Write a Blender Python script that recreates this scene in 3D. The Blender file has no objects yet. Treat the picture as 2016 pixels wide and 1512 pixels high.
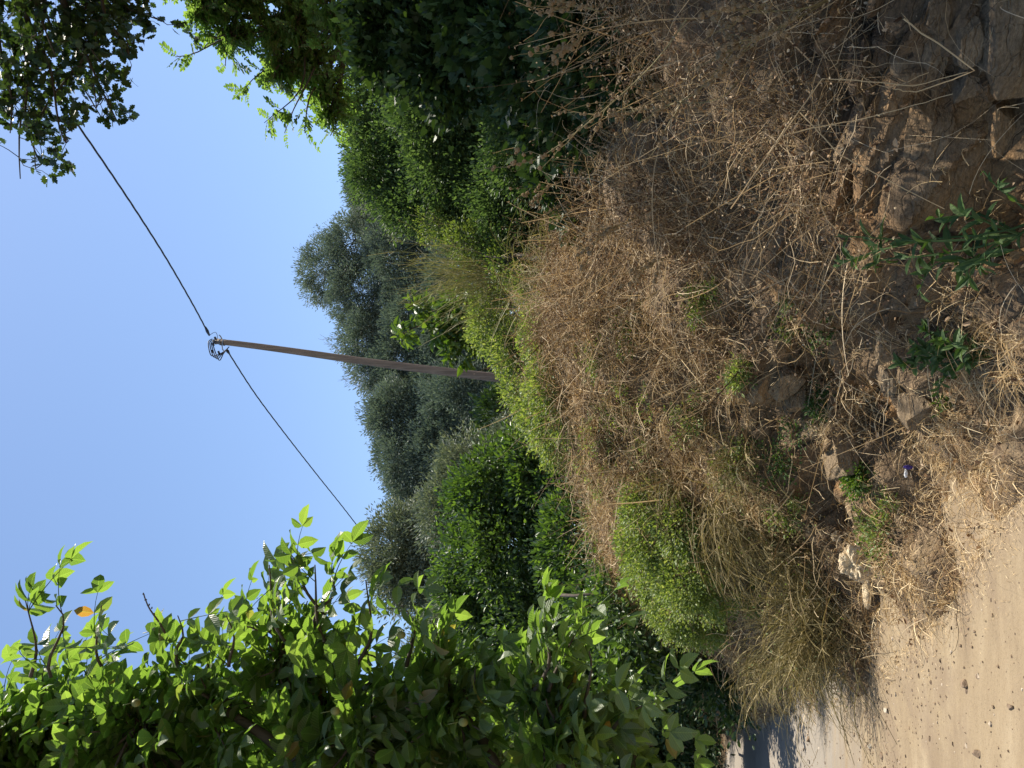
import bpy, math
import numpy as np
from mathutils import Vector
from mathutils.bvhtree import BVHTree
R = math.radians
scene = bpy.context.scene
COL = scene.collection

# ------------------------------------------------------------------ camera, sky, sun, exposure
FPX = 1515.0            # focal length in photograph pixels (the photograph is a portrait picture lying on its side)
PITCH = R(9.0)
CAMZ = 1.6
cam = bpy.data.cameras.new('camera'); camo = bpy.data.objects.new('camera', cam); COL.objects.link(camo)
cam.sensor_fit = 'HORIZONTAL'; cam.sensor_width = 36.0; cam.lens = 36.0 * FPX / 2016.0
cam.clip_start = 0.05; cam.clip_end = 2000
from mathutils import Matrix
Fv = Vector((0, math.cos(PITCH), math.sin(PITCH))); Rv = Vector((1, 0, 0)); Uv = Rv.cross(Fv)
m = Matrix((-Uv, Rv, -Fv)).transposed().to_4x4(); m.translation = Vector((0, 0, CAMZ))
camo.matrix_world = m
scene.camera = camo

SUN_AZ = R(50)          # clockwise from +Y
SUN_EL = R(67)
w = bpy.data.worlds.new('World'); scene.world = w; w.use_nodes = True
nt = w.node_tree; nt.nodes.clear()
sky = nt.nodes.new('ShaderNodeTexSky'); sky.sky_type = 'NISHITA'; sky.sun_disc = False
sky.sun_elevation = SUN_EL; sky.sun_rotation = SUN_AZ
sky.air_density = 1.0; sky.dust_density = 0.35; sky.ozone_density = 1.9; sky.altitude = 100
bg = nt.nodes.new('ShaderNodeBackground'); bg.inputs[1].default_value = 0.115
wo = nt.nodes.new('ShaderNodeOutputWorld')
nt.links.new(sky.outputs[0], bg.inputs[0]); nt.links.new(bg.outputs[0], wo.inputs[0])
sl = bpy.data.lights.new('sun', 'SUN'); sl.energy = 5.0; sl.angle = R(0.53); sl.color = (1.0, 0.93, 0.8)
so = bpy.data.objects.new('sun', sl); COL.objects.link(so)
SUND = Vector((math.sin(SUN_AZ) * math.cos(SUN_EL), math.cos(SUN_AZ) * math.cos(SUN_EL), math.sin(SUN_EL)))
so.rotation_euler = SUND.to_track_quat('Z', 'Y').to_euler(); so.location = SUND * 60
vs = scene.view_settings; vs.view_transform = 'Standard'; vs.look = 'None'; vs.exposure = 0.85; vs.gamma = 1.0
vs.use_curve_mapping = False
scene.cycles.max_bounces = 6; scene.cycles.diffuse_bounces = 3; scene.cycles.transmission_bounces = 4
scene.cycles.transparent_max_bounces = 4; scene.cycles.caustics_reflective = False; scene.cycles.caustics_refractive = False

# ------------------------------------------------------------------ helpers
def P(u, v, d):
    """point seen at (u, v) of the photograph turned upright (1512 x 2016), d metres ahead"""
    dx = (u - 756) / FPX; dy = -(v - 1008) / FPX
    y = math.cos(PITCH) - dy * math.sin(PITCH); z = math.sin(PITCH) + dy * math.cos(PITCH)
    k = d / y
    return np.array((dx * k, d, CAMZ + z * k))

def hash3(ix, iy, iz, s=0):
    h = (ix.astype(np.int64) * 374761393 + iy.astype(np.int64) * 668265263 + iz.astype(np.int64) * 2147483647 + s * 1274126177) & 0xffffffff
    h = ((h ^ (h >> 13)) * 1274126177) & 0xffffffff
    h = ((h ^ (h >> 16)) * 2246822519) & 0xffffffff
    h = h ^ (h >> 15)
    return (h & 0xffffff) / float(0xffffff)

def vnoise(p, s=0):
    f = np.floor(p); t = p - f; t = t * t * (3 - 2 * t)
    i = f.astype(np.int64); out = 0
    for a in (0, 1):
        for b in (0, 1):
            for c in (0, 1):
                wgt = (t[:, 0] if a else 1 - t[:, 0]) * (t[:, 1] if b else 1 - t[:, 1]) * (t[:, 2] if c else 1 - t[:, 2])
                out = out + wgt * hash3(i[:, 0] + a, i[:, 1] + b, i[:, 2] + c, s)
    return out

def fbm(p, o=4, s=0):
    a = 0.5; r = 0; q = p.copy()
    for k in range(o):
        r = r + a * (vnoise(q, s + k) - 0.5); q = q * 2.03 + 7.1; a *= 0.5
    return r

def unit(v):
    return v / np.maximum(np.linalg.norm(v, axis=-1, keepdims=True), 1e-9)

class MB:
    """gathers polygons, then builds one mesh object"""
    def __init__(s): s.V = []; s.L = []; s.T = []; s.U = []; s.M = []; s.n = 0; s.hasuv = False
    def raw(s, V, loops, totals, uv=None, mi=0):
        s.V.append(np.asarray(V, float)); s.L.append(np.asarray(loops, np.int64) + s.n); s.T.append(np.asarray(totals, np.int64))
        s.M.append(np.full(len(totals), mi, np.int64))
        s.U.append(np.zeros((len(loops), 2)) if uv is None else uv)
        if uv is not None: s.hasuv = True
        s.n += len(V)
    def poly(s, V, faces, mi=0):
        s.raw(V, [i for f in faces for i in f], [len(f) for f in faces], None, mi)
    def inst(s, tmpl, pos, dr, nr, L, W, mi=0):
        """copies of a leaf template; dr = direction, nr = approximate normal, L/W = length and width"""
        TV, TF = tmpl
        pos = np.asarray(pos, float); n = len(pos)
        if n == 0: return
        dr = unit(dr); sd = unit(np.cross(nr, dr)); nn = np.cross(dr, sd)
        L = np.broadcast_to(np.asarray(L, float), (n,)); W = np.broadcast_to(np.asarray(W, float), (n,))
        V = pos[:, None, :] + (TV[None, :, 0] * L[:, None])[..., None] * dr[:, None] \
            + (TV[None, :, 1] * W[:, None])[..., None] * sd[:, None] + (TV[None, :, 2] * L[:, None])[..., None] * nn[:, None]
        k = len(TV); lo = np.array([i for f in TF for i in f]); to = np.array([len(f) for f in TF])
        loops = (lo[None] + (np.arange(n) * k)[:, None]).ravel()
        uv = np.tile(TV[lo][:, :2], (n, 1))
        s.raw(V.reshape(-1, 3), loops, np.tile(to, n), uv, mi)
    def tube(s, pts, rad, sides=5, mi=0, cap=True):
        pts = np.asarray(pts, float); n = len(pts)
        rad = np.broadcast_to(np.asarray(rad, float), (n,))
        t = np.gradient(pts, axis=0); t = unit(t)
        ref = np.array((0, 0, 1.0)) if abs(t[0][2]) < 0.9 else np.array((1.0, 0, 0))
        a = unit(np.cross(t, ref)); b = np.cross(t, a)
        an = np.arange(sides) * 2 * math.pi / sides
        V = pts[:, None] + rad[:, None, None] * (np.cos(an)[None, :, None] * a[:, None] + np.sin(an)[None, :, None] * b[:, None])
        F = []
        for i in range(n - 1):
            for j in range(sides):
                F.append((i * sides + j, i * sides + (j + 1) % sides, (i + 1) * sides + (j + 1) % sides, (i + 1) * sides + j))
        if cap: F.append(tuple(range(sides))[::-1]); F.append(tuple((n - 1) * sides + j for j in range(sides)))
        s.poly(V.reshape(-1, 3), F, mi)
    def strands(s, pts, wid, mi=0):
        """pts (n, k, 3) -> thin three-sided-looking ribbons with taper; wid (n,)"""
        n, k, _ = pts.shape
        wid = np.broadcast_to(wid, (n,)) * np.clip(pts[:, 0, 1] / 4.6, .42, 1.5)
        t = unit(np.gradient(pts, axis=1))
        rv = unit(RNG.normal(size=(n, 1, 3)))
        sd = unit(np.cross(t, rv)); tw = np.linspace(1, 0.35, k)[None, :, None] * wid[:, None, None] * 0.5
        A = pts + sd * tw; B = pts - sd * tw
        V = np.stack((A, B), 2).reshape(-1, 3)
        base = (np.arange(n) * k * 2)[:, None] + (np.arange(k - 1) * 2)[None]
        q = np.stack((base, base + 1, base + 3, base + 2), -1).ravel()
        s.raw(V, q, np.full(n * (k - 1), 4), None, mi)
    def build(s, name, mats, parent=None, smooth=False):
        me = bpy.data.meshes.new(name)
        V = np.concatenate(s.V); L = np.concatenate(s.L); T = np.concatenate(s.T)
        me.vertices.add(len(V)); me.vertices.foreach_set('co', V.astype(np.float32).ravel())
        me.loops.add(len(L)); me.loops.foreach_set('vertex_index', L.astype(np.int32))
        me.polygons.add(len(T)); st = np.concatenate(([0], np.cumsum(T)[:-1]))
        me.polygons.foreach_set('loop_start', st.astype(np.int32)); me.polygons.foreach_set('loop_total', T.astype(np.int32))
        if not isinstance(mats, (list, tuple)): mats = [mats]
        for x in mats: me.materials.append(x)
        me.polygons.foreach_set('material_index', np.concatenate(s.M).astype(np.int32))
        if s.hasuv:
            ul = me.uv_layers.new(name='UVMap'); ul.data.foreach_set('uv', np.concatenate(s.U).astype(np.float32).ravel())
        me.update(calc_edges=True)
        me.polygons.foreach_set('use_smooth', [bool(smooth)] * len(T))
        o = bpy.data.objects.new(name, me); COL.objects.link(o)
        if parent is not None: o.parent = parent; o.matrix_parent_inverse = parent.matrix_world.inverted()
        return o

def tag(o, label=None, cat=None, group=None, kind=None):
    if label: o['label'] = label
    if cat: o['category'] = cat
    if group: o['group'] = group
    if kind: o['kind'] = kind
    return o

def empty(name, loc, label, cat, group=None):
    o = bpy.data.objects.new(name, None); COL.objects.link(o); o.location = Vector(loc); o.empty_display_size = 0.2
    o.matrix_world = Matrix.Translation(Vector(loc))
    return tag(o, label, cat, group)

RNG = np.random.default_rng(7)

# ------------------------------------------------------------------ materials
def base_mat(name):
    mt = bpy.data.materials.new(name); mt.use_nodes = True; n = mt.node_tree; n.nodes.clear()
    out = n.nodes.new('ShaderNodeOutputMaterial'); b = n.nodes.new('ShaderNodeBsdfPrincipled')
    n.links.new(b.outputs[0], out.inputs[0]); return mt, n, b, out

def ramp(n, cols, interp='LINEAR'):
    r = n.nodes.new('ShaderNodeValToRGB'); r.color_ramp.interpolation = interp
    e = r.color_ramp.elements
    while len(e) < len(cols): e.new(0.5)
    for i, c in enumerate(cols):
        if len(c) == 4: e[i].position = c[0]; e[i].color = (*c[1:], 1)
        else: e[i].position = i / (len(cols) - 1); e[i].color = (*c, 1)
    return r

def leaf_mat(name, cols, rough=0.45, tr=0.35, trc=(1.5, 1.35, 0.5), spec=0.5, veins=False, under=0):
    mt, n, b, out = base_mat(name)
    g = n.nodes.new('ShaderNodeNewGeometry'); r = ramp(n, cols); n.links.new(g.outputs['Random Per Island'], r.inputs[0])
    csrc = r.outputs[0]
    if veins:
        uv = n.nodes.new('ShaderNodeUVMap'); sp = n.nodes.new('ShaderNodeSeparateXYZ'); n.links.new(uv.outputs[0], sp.inputs[0])
        ab = n.nodes.new('ShaderNodeMath'); ab.operation = 'ABSOLUTE'; n.links.new(sp.outputs[1], ab.inputs[0])
        ma = n.nodes.new('ShaderNodeMath'); ma.operation = 'MULTIPLY_ADD'; n.links.new(ab.outputs[0], ma.inputs[0]); ma.inputs[1].default_value = -0.45
        n.links.new(sp.outputs[0], ma.inputs[2])
        mu = n.nodes.new('ShaderNodeMath'); mu.operation = 'MULTIPLY'; n.links.new(ma.outputs[0], mu.inputs[0]); mu.inputs[1].default_value = 11
        fr = n.nodes.new('ShaderNodeMath'); fr.operation = 'PINGPONG'; fr.inputs[1].default_value = 0.5; n.links.new(mu.outputs[0], fr.inputs[0])
        lt = n.nodes.new('ShaderNodeMath'); lt.operation = 'LESS_THAN'; lt.inputs[1].default_value = 0.06; n.links.new(fr.outputs[0], lt.inputs[0])
        l2 = n.nodes.new('ShaderNodeMath'); l2.operation = 'LESS_THAN'; l2.inputs[1].default_value = 0.022; n.links.new(ab.outputs[0], l2.inputs[0])
        mx = n.nodes.new('ShaderNodeMath'); mx.operation = 'MAXIMUM'; n.links.new(lt.outputs[0], mx.inputs[0]); n.links.new(l2.outputs[0], mx.inputs[1])
        sc = n.nodes.new('ShaderNodeMath'); sc.operation = 'MULTIPLY'; sc.inputs[1].default_value = 0.45; n.links.new(mx.outputs[0], sc.inputs[0])
        mc = n.nodes.new('ShaderNodeMix'); mc.data_type = 'RGBA'; n.links.new(sc.outputs[0], mc.inputs[0]); n.links.new(csrc, mc.inputs[6])
        mc.inputs[7].default_value = (0.24, 0.33, 0.1, 1); csrc = mc.outputs[2]
        bp = n.nodes.new('ShaderNodeBump'); bp.inputs['Strength'].default_value = 0.35; bp.inputs['Distance'].default_value = 0.01
        n.links.new(fr.outputs[0], bp.inputs['Height']); n.links.new(bp.outputs[0], b.inputs['Normal'])
    if under:
        mu_ = n.nodes.new('ShaderNodeMix'); mu_.data_type = 'RGBA'; fa = n.nodes.new('ShaderNodeMath'); fa.operation = 'MULTIPLY'; fa.inputs[1].default_value = under
        n.links.new(g.outputs['Backfacing'], fa.inputs[0]); n.links.new(fa.outputs[0], mu_.inputs[0]); n.links.new(csrc, mu_.inputs[6]); mu_.inputs[7].default_value = (.2, .25, .15, 1)
        bsrc = mu_.outputs[2]
    else: bsrc = csrc
    n.links.new(bsrc, b.inputs['Base Color']); b.inputs['Roughness'].default_value = rough
    b.inputs['Specular IOR Level'].default_value = spec
    if tr > 0:
        t = n.nodes.new('ShaderNodeBsdfTranslucent')
        mm = n.nodes.new('ShaderNodeMix'); mm.data_type = 'RGBA'; mm.blend_type = 'MULTIPLY'; mm.inputs[0].default_value = 1
        n.links.new(csrc, mm.inputs[6]); mm.inputs[7].default_value = (*trc, 1)
        n.links.new(mm.outputs[2], t.inputs[0])
        ms = n.nodes.new('ShaderNodeMixShader'); ms.inputs[0].default_value = tr
        n.links.new(b.outputs[0], ms.inputs[1]); n.links.new(t.outputs[0], ms.inputs[2]); n.links.new(ms.outputs[0], out.inputs[0])
    return mt

def noise_mat(name, cols, scale=5, detail=6, rough=0.9, bump=0.3, bdist=0.02, bscale=None, stretch=None, spec=0.3):
    mt, n, b, out = base_mat(name)
    tc = n.nodes.new('ShaderNodeTexCoord'); src = tc.outputs['Object']
    if stretch:
        mp = n.nodes.new('ShaderNodeMapping'); mp.inputs['Scale'].default_value = stretch; n.links.new(src, mp.inputs[0]); src = mp.outputs[0]
    nz = n.nodes.new('ShaderNodeTexNoise'); nz.inputs['Scale'].default_value = scale; nz.inputs['Detail'].default_value = detail
    nz.inputs['Roughness'].default_value = 0.65
    n.links.new(src, nz.inputs['Vector']); r = ramp(n, cols); n.links.new(nz.outputs[0], r.inputs[0]); n.links.new(r.outputs[0], b.inputs['Base Color'])
    b.inputs['Roughness'].default_value = rough; b.inputs['Specular IOR Level'].default_value = spec
    if bump:
        n2 = n.nodes.new('ShaderNodeTexNoise'); n2.inputs['Scale'].default_value = bscale or scale * 6; n2.inputs['Detail'].default_value = 6
        n.links.new(src, n2.inputs['Vector'])
        bp = n.nodes.new('ShaderNodeBump'); bp.inputs['Strength'].default_value = bump; bp.inputs['Distance'].default_value = bdist
        n.links.new(n2.outputs[0], bp.inputs['Height']); n.links.new(bp.outputs[0], b.inputs['Normal'])
    return mt

M = {}
M['walnut'] = leaf_mat('walnut_leaf', [(0, .045, .085, .022), (.3, .075, .135, .03), (.8, .115, .185, .042), (.985, .15, .22, .06), (1, .25, .12, .04)], 0.36, 0.56, (1.95, 2.0, .9), 0.85, veins=True, under=.5)
M['oak'] = leaf_mat('oak_leaf', [(.022, .045, .018), (.035, .065, .022), (.06, .1, .032)], 0.5, 0.3, (1.5, 1.5, .5))
M['locust'] = leaf_mat('locust_leaf', [(.08, .14, .05), (.13, .2, .07), (.19, .27, .1)], 0.5, 0.62, (1.5, 1.6, .6))
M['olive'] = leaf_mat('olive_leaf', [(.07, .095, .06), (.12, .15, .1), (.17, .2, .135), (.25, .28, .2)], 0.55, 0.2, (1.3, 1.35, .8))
M['olive_hazed'] = leaf_mat('olive_leaf_hazed', [(.085, .12, .095), (.135, .175, .138), (.195, .235, .19)], 0.6, 0.2, (1.2, 1.3, .9))  # grey-green leaves, their colour paled and blued to stand in for haze
M['bright'] = leaf_mat('bright_leaf', [(.1, .15, .045), (.16, .225, .07), (.23, .3, .1), (.34, .38, .18)], 0.5, 0.4, (1.4, 1.4, .5))
M['privet'] = leaf_mat('privet_leaf', [(.045, .08, .03), (.085, .135, .048), (.15, .21, .08)], 0.55, 0.34, (1.25, 1.4, .7), .35)
M['yellowgreen'] = leaf_mat('yellow_green_leaf', [(.09, .14, .035), (.14, .2, .055), (.22, .27, .1)], 0.5, 0.4, (1.3, 1.3, .5))
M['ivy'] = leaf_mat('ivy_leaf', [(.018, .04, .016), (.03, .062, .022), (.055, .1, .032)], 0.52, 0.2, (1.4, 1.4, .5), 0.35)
M['glossy'] = leaf_mat('glossy_leaf', [(.026, .054, .018), (.048, .09, .026), (.08, .14, .038), (.13, .2, .055)], 0.42, 0.36, (1.5, 1.6, .5), 0.5, under=.3)
M['fig'] = leaf_mat('young_tree_leaf', [(.05, .1, .02), (.09, .155, .03), (.14, .21, .05)], 0.45, 0.4, (1.5, 1.5, .5), 0.4)
M['weed'] = leaf_mat('weed_leaf', [(.04, .08, .025), (.065, .115, .035), (.1, .16, .05)], 0.6, 0.3, (1.3, 1.5, .5), .3)
M['straw'] = leaf_mat('straw', [(.19, .12, .055), (.46, .325, .165), (.67, .5, .28), (.84, .7, .46)], 0.7, 0.25, (1.1, 1.0, .8), 0.3)
M['dry'] = leaf_mat('dry_stems', [(.07, .04, .02), (.22, .152, .083), (.43, .32, .185), (.7, .56, .37)], 0.75, 0.2, (1.1, 1, .8), 0.25)
M['litter'] = leaf_mat('dead_leaf', [(.09, .052, .03), (.19, .115, .065), (.33, .22, .13), (.52, .4, .27)], 0.75, 0.15, (1.1, .9, .7), 0.25)
M['wire'] = leaf_mat('wiry_stem', [(.05, .045, .02), (.13, .11, .045), (.27, .215, .1), (.46, .37, .2)], 0.65, 0.25, (1.1, 1.1, .7), 0.3)
M['broom'] = leaf_mat('broom_stem', [(.17, .18, .06), (.26, .25, .1), (.4, .33, .18)], 0.65, 0.25, (1.1, 1.1, .7), 0.3)
M['seed'] = noise_mat('seed_head', [(.2, .13, .06), (.46, .33, .19)], 90, 3, 0.85, 0.8, 0.003, 400)
M['stalk'] = noise_mat('stalk', [(.16, .13, .05), (.3, .24, .12)], 10, 3, 0.7, 0)
M['bark'] = noise_mat('bark', [(.05, .04, .03), (.13, .105, .08)], 14, 6, 0.9, 0.7, 0.02, 40, (1, 1, .3))
M['twig'] = noise_mat('twig', [(.06, .045, .035), (.15, .115, .09)], 9, 4, 0.85, 0)
M['deadtwig'] = noise_mat('dead_twig', [(.2, .16, .12), (.36, .31, .26)], 9, 4, 0.85, 0)
M['nut'] = noise_mat('walnut_husk', [(.12, .14, .03), (.24, .23, .08)], 30, 4, 0.55, 0.2, 0.003)
M['cable'] = noise_mat('cable', [(.012, .016, .028), (.02, .025, .04)], 4, 2, 0.55, 0)
M['metal'] = noise_mat('galvanised_metal', [(.16, .17, .18), (.3, .31, .33)], 20, 3, 0.5, 0)
M['metal'].node_tree.nodes['Principled BSDF'].inputs['Metallic'].default_value = 0.7
M['pole'] = noise_mat('weathered_pole', [(0.25, .09, .068, .052), (0.5, .19, .145, .11), (0.8, .3, .235, .18)], 22, 8, 0.85, 0.6, 0.01, 60, (1, 1, .06))
M['paper'] = noise_mat('crumpled_bag', [(0.2, .38, .27, .16), (0.6, .56, .45, .3)], 12, 4, 0.55, 0.3, 0.01, 30)
M['bluefilm'] = noise_mat('blue_film', [(.12, .28, .36), (.35, .5, .55)], 20, 3, 0.3, 0.3, 0.005)
M['white'] = noise_mat('white_wrapper', [(.6, .6, .62), (.82, .82, .82)], 20, 3, 0.35, 0)
M['purple'] = noise_mat('purple_wrapper', [(.05, .03, .2), (.09, .06, .32)], 20, 3, 0.35, 0)

def rock_mat(name, c0, c1, c2, rust):
    mt, n, b, out = base_mat(name)
    tc = n.nodes.new('ShaderNodeTexCoord')
    mp = n.nodes.new('ShaderNodeMapping'); mp.inputs['Scale'].default_value = (1, 1, 2.0); mp.inputs['Rotation'].default_value = (R(7), R(-9), 0); n.links.new(tc.outputs['Object'], mp.inputs[0])
    a = n.nodes.new('ShaderNodeTexNoise'); a.inputs['Scale'].default_value = 3.2; a.inputs['Detail'].default_value = 9; a.inputs['Roughness'].default_value = .7
    n.links.new(mp.outputs[0], a.inputs['Vector'])
    r = ramp(n, [(.3, *c0), (.5, *c1), (.72, *c2)]); n.links.new(a.outputs[0], r.inputs[0])
    k = n.nodes.new('ShaderNodeTexNoise'); k.inputs['Scale'].default_value = 1.7; k.inputs['Detail'].default_value = 5; n.links.new(mp.outputs[0], k.inputs['Vector'])
    kr = ramp(n, [(.52, 0, 0, 0), (.68, .8, .8, .8)]); n.links.new(k.outputs[0], kr.inputs[0])
    mx = n.nodes.new('ShaderNodeMix'); mx.data_type = 'RGBA'; n.links.new(kr.outputs[0], mx.inputs[0]); n.links.new(r.outputs[0], mx.inputs[6]); mx.inputs[7].default_value = (*rust, 1)
    b.inputs['Roughness'].default_value = .9; b.inputs['Specular IOR Level'].default_value = .25
    vo = n.nodes.new('ShaderNodeTexVoronoi'); vo.feature = 'DISTANCE_TO_EDGE'; vo.inputs['Scale'].default_value = 9; n.links.new(mp.outputs[0], vo.inputs['Vector'])
    cr = ramp(n, [(0, 0, 0, 0), (.05, 1, 1, 1)]); n.links.new(vo.outputs[0], cr.inputs[0])
    g2 = n.nodes.new('ShaderNodeTexNoise'); g2.inputs['Scale'].default_value = 55; g2.inputs['Detail'].default_value = 6; g2.inputs['Roughness'].default_value = .8; n.links.new(mp.outputs[0], g2.inputs['Vector'])
    gr = ramp(n, [(.35, .62, .6, .58), (.5, 1, 1, 1), (.66, 1.45, 1.42, 1.35)]); n.links.new(g2.outputs[0], gr.inputs[0])
    ml = n.nodes.new('ShaderNodeMix'); ml.data_type = 'RGBA'; ml.blend_type = 'MULTIPLY'; ml.inputs[0].default_value = 1; n.links.new(mx.outputs[2], ml.inputs[6]); n.links.new(gr.outputs[0], ml.inputs[7])
    wv = n.nodes.new('ShaderNodeTexNoise'); wv.inputs['Scale'].default_value = 5; wv.inputs['Detail'].default_value = 4; n.links.new(mp.outputs[0], wv.inputs['Vector'])
    wa = n.nodes.new('ShaderNodeMix'); wa.data_type = 'RGBA'; wa.inputs[0].default_value = .3; n.links.new(mp.outputs[0], wa.inputs[6]); n.links.new(wv.outputs['Color'], wa.inputs[7]); n.links.new(wa.outputs[2], vo.inputs['Vector'])
    cm = n.nodes.new('ShaderNodeMath'); cm.operation = 'MULTIPLY_ADD'; n.links.new(a.outputs[0], cm.inputs[0]); cm.inputs[1].default_value = .22; cm.inputs[2].default_value = -.105
    cx = n.nodes.new('ShaderNodeMath'); cx.operation = 'MAXIMUM'; cx.inputs[1].default_value = 0; n.links.new(cm.outputs[0], cx.inputs[0])
    cd = n.nodes.new('ShaderNodeMath'); cd.operation = 'ADD'; n.links.new(cx.outputs[0], cd.inputs[0]); n.links.new(vo.outputs[0], cd.inputs[1])
    jr = ramp(n, [(0, .35, .35, .35), (.015, .9, .9, .9), (.025, 1, 1, 1)]); n.links.new(cd.outputs[0], jr.inputs[0])
    mj = n.nodes.new('ShaderNodeMix'); mj.data_type = 'RGBA'; n.links.new(jr.outputs[0], mj.inputs[0]); mj.inputs[6].default_value = (.035, .025, .018, 1); n.links.new(ml.outputs[2], mj.inputs[7])
    n.links.new(mj.outputs[2], b.inputs['Base Color'])
    n3 = n.nodes.new('ShaderNodeTexNoise'); n3.inputs['Scale'].default_value = 26; n3.inputs['Detail'].default_value = 8; n3.inputs['Roughness'].default_value = .7
    n.links.new(mp.outputs[0], n3.inputs['Vector'])
    ad = n.nodes.new('ShaderNodeMath'); ad.operation = 'MULTIPLY_ADD'; n.links.new(cr.outputs[0], ad.inputs[0]); ad.inputs[1].default_value = .3; n.links.new(n3.outputs[0], ad.inputs[2])
    bp = n.nodes.new('ShaderNodeBump'); bp.inputs['Strength'].default_value = .8; bp.inputs['Distance'].default_value = .03
    n.links.new(ad.outputs[0], bp.inputs['Height']); n.links.new(bp.outputs[0], b.inputs['Normal'])
    return mt
M['bank'] = rock_mat('bank_earth', (.085, .06, .038), (.175, .122, .075), (.29, .215, .135), (.27, .15, .06))
M['rock'] = rock_mat('grey_brown_rock', (.11, .08, .05), (.22, .16, .1), (.37, .28, .18), (.3, .17, .07))

def road_mat():
    mt, n, b, out = base_mat('sandy_road')
    tc = n.nodes.new('ShaderNodeTexCoord')
    def nz(scale, det, vec=None, rg=.6):
        a = n.nodes.new('ShaderNodeTexNoise'); a.inputs['Scale'].default_value = scale; a.inputs['Detail'].default_value = det; a.inputs['Roughness'].default_value = rg
        n.links.new(vec or tc.outputs['Object'], a.inputs['Vector']); return a
    mt_ = n.nodes.new('ShaderNodeMapping'); mt_.inputs['Rotation'].default_value = (0, 0, R(-58)); mt_.inputs['Scale'].default_value = (.45, 2.2, 1); n.links.new(tc.outputs['Object'], mt_.inputs[0]); a = nz(1.7, 9, mt_.outputs[0], .68); r = ramp(n, [(.28, .19, .14, .092), (.5, .26, .2, .13), (.72, .335, .268, .182)]); n.links.new(a.outputs[0], r.inputs[0])
    f = nz(70, 6, rg=.85); fr = ramp(n, [(.3, .42, .4, .38), (.46, 1, 1, 1), (.62, 1, 1, 1), (.75, 1.25, 1.22, 1.2)]); n.links.new(f.outputs[0], fr.inputs[0])
    mm = n.nodes.new('ShaderNodeMix'); mm.data_type = 'RGBA'; mm.blend_type = 'MULTIPLY'; mm.inputs[0].default_value = .8
    n.links.new(r.outputs[0], mm.inputs[6]); n.links.new(fr.outputs[0], mm.inputs[7])
    # gravelly, darker patches
    k = nz(1.4, 6, rg=.7); kr = ramp(n, [(.48, 0, 0, 0), (.62, .7, .7, .7)]); n.links.new(k.outputs[0], kr.inputs[0])
    mg = n.nodes.new('ShaderNodeMix'); mg.data_type = 'RGBA'; n.links.new(kr.outputs[0], mg.inputs[0]); n.links.new(mm.outputs[2], mg.inputs[6]); mg.inputs[7].default_value = (.2, .15, .105, 1)
    # worn grey concrete showing through farther along the road
    sp = n.nodes.new('ShaderNodeSeparateXYZ'); n.links.new(tc.outputs['Object'], sp.inputs[0])
    mp = n.nodes.new('ShaderNodeMapping'); mp.inputs['Scale'].default_value = (.5, 3.0, 1); mp.inputs['Rotation'].default_value = (0, 0, R(-8)); n.links.new(tc.outputs['Object'], mp.inputs[0])
    s = nz(1.6, 6, mp.outputs[0], .7)
    ma = n.nodes.new('ShaderNodeMath'); ma.operation = 'MULTIPLY_ADD'; n.links.new(s.outputs[0], ma.inputs[0]); ma.inputs[1].default_value = 3.6; n.links.new(sp.outputs[1], ma.inputs[2])
    mr = n.nodes.new('ShaderNodeMapRange'); mr.inputs[1].default_value = 7.5; mr.inputs[2].default_value = 8.6; n.links.new(ma.outputs[0], mr.inputs[0])
    sc = n.nodes.new('ShaderNodeMath'); sc.operation = 'MULTIPLY'; sc.inputs[1].default_value = .8; n.links.new(mr.outputs[0], sc.inputs[0])
    mc = n.nodes.new('ShaderNodeMix'); mc.data_type = 'RGBA'; n.links.new(sc.outputs[0], mc.inputs[0]); n.links.new(mg.outputs[2], mc.inputs[6]); mc.inputs[7].default_value = (.24, .215, .185, 1)
    n.links.new(mc.outputs[2], b.inputs['Base Color']); b.inputs['Roughness'].default_value = .95; b.inputs['Specular IOR Level'].default_value = .2
    h = nz(60, 8, rg=.75); bp = n.nodes.new('ShaderNodeBump'); bp.inputs['Strength'].default_value = .55; bp.inputs['Distance'].default_value = .012
    n.links.new(h.outputs[0], bp.inputs['Height']); n.links.new(bp.outputs[0], b.inputs['Normal'])
    return mt
M['road'] = road_mat()
M['pebble'] = leaf_mat('pebble', [(0, .08, .055, .04), (.4, .17, .12, .08), (.8, .28, .2, .13), (1, .45, .38, .3)], 0.85, 0, spec=.3)
M['concrete'] = noise_mat('worn_concrete', [(.3, .25, .235, .21), (.7, .37, .35, .31)], 6, 8, 0.9, 0.4, 0.01, 60)
M['ground'] = noise_mat('dry_ground', [(.13, .1, .05), (.26, .2, .11)], 1.5, 8, 0.95, 0.5, 0.05)
M['stone'] = noise_mat('stone', [(.13, .09, .06), (.3, .215, .145)], 25, 6, 0.85, 0.5, 0.01, 80)
M['palestone'] = noise_mat('pale_stone', [(.3, .26, .2), (.48, .42, .34)], 25, 6, 0.85, 0.4, 0.01, 80)

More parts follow.
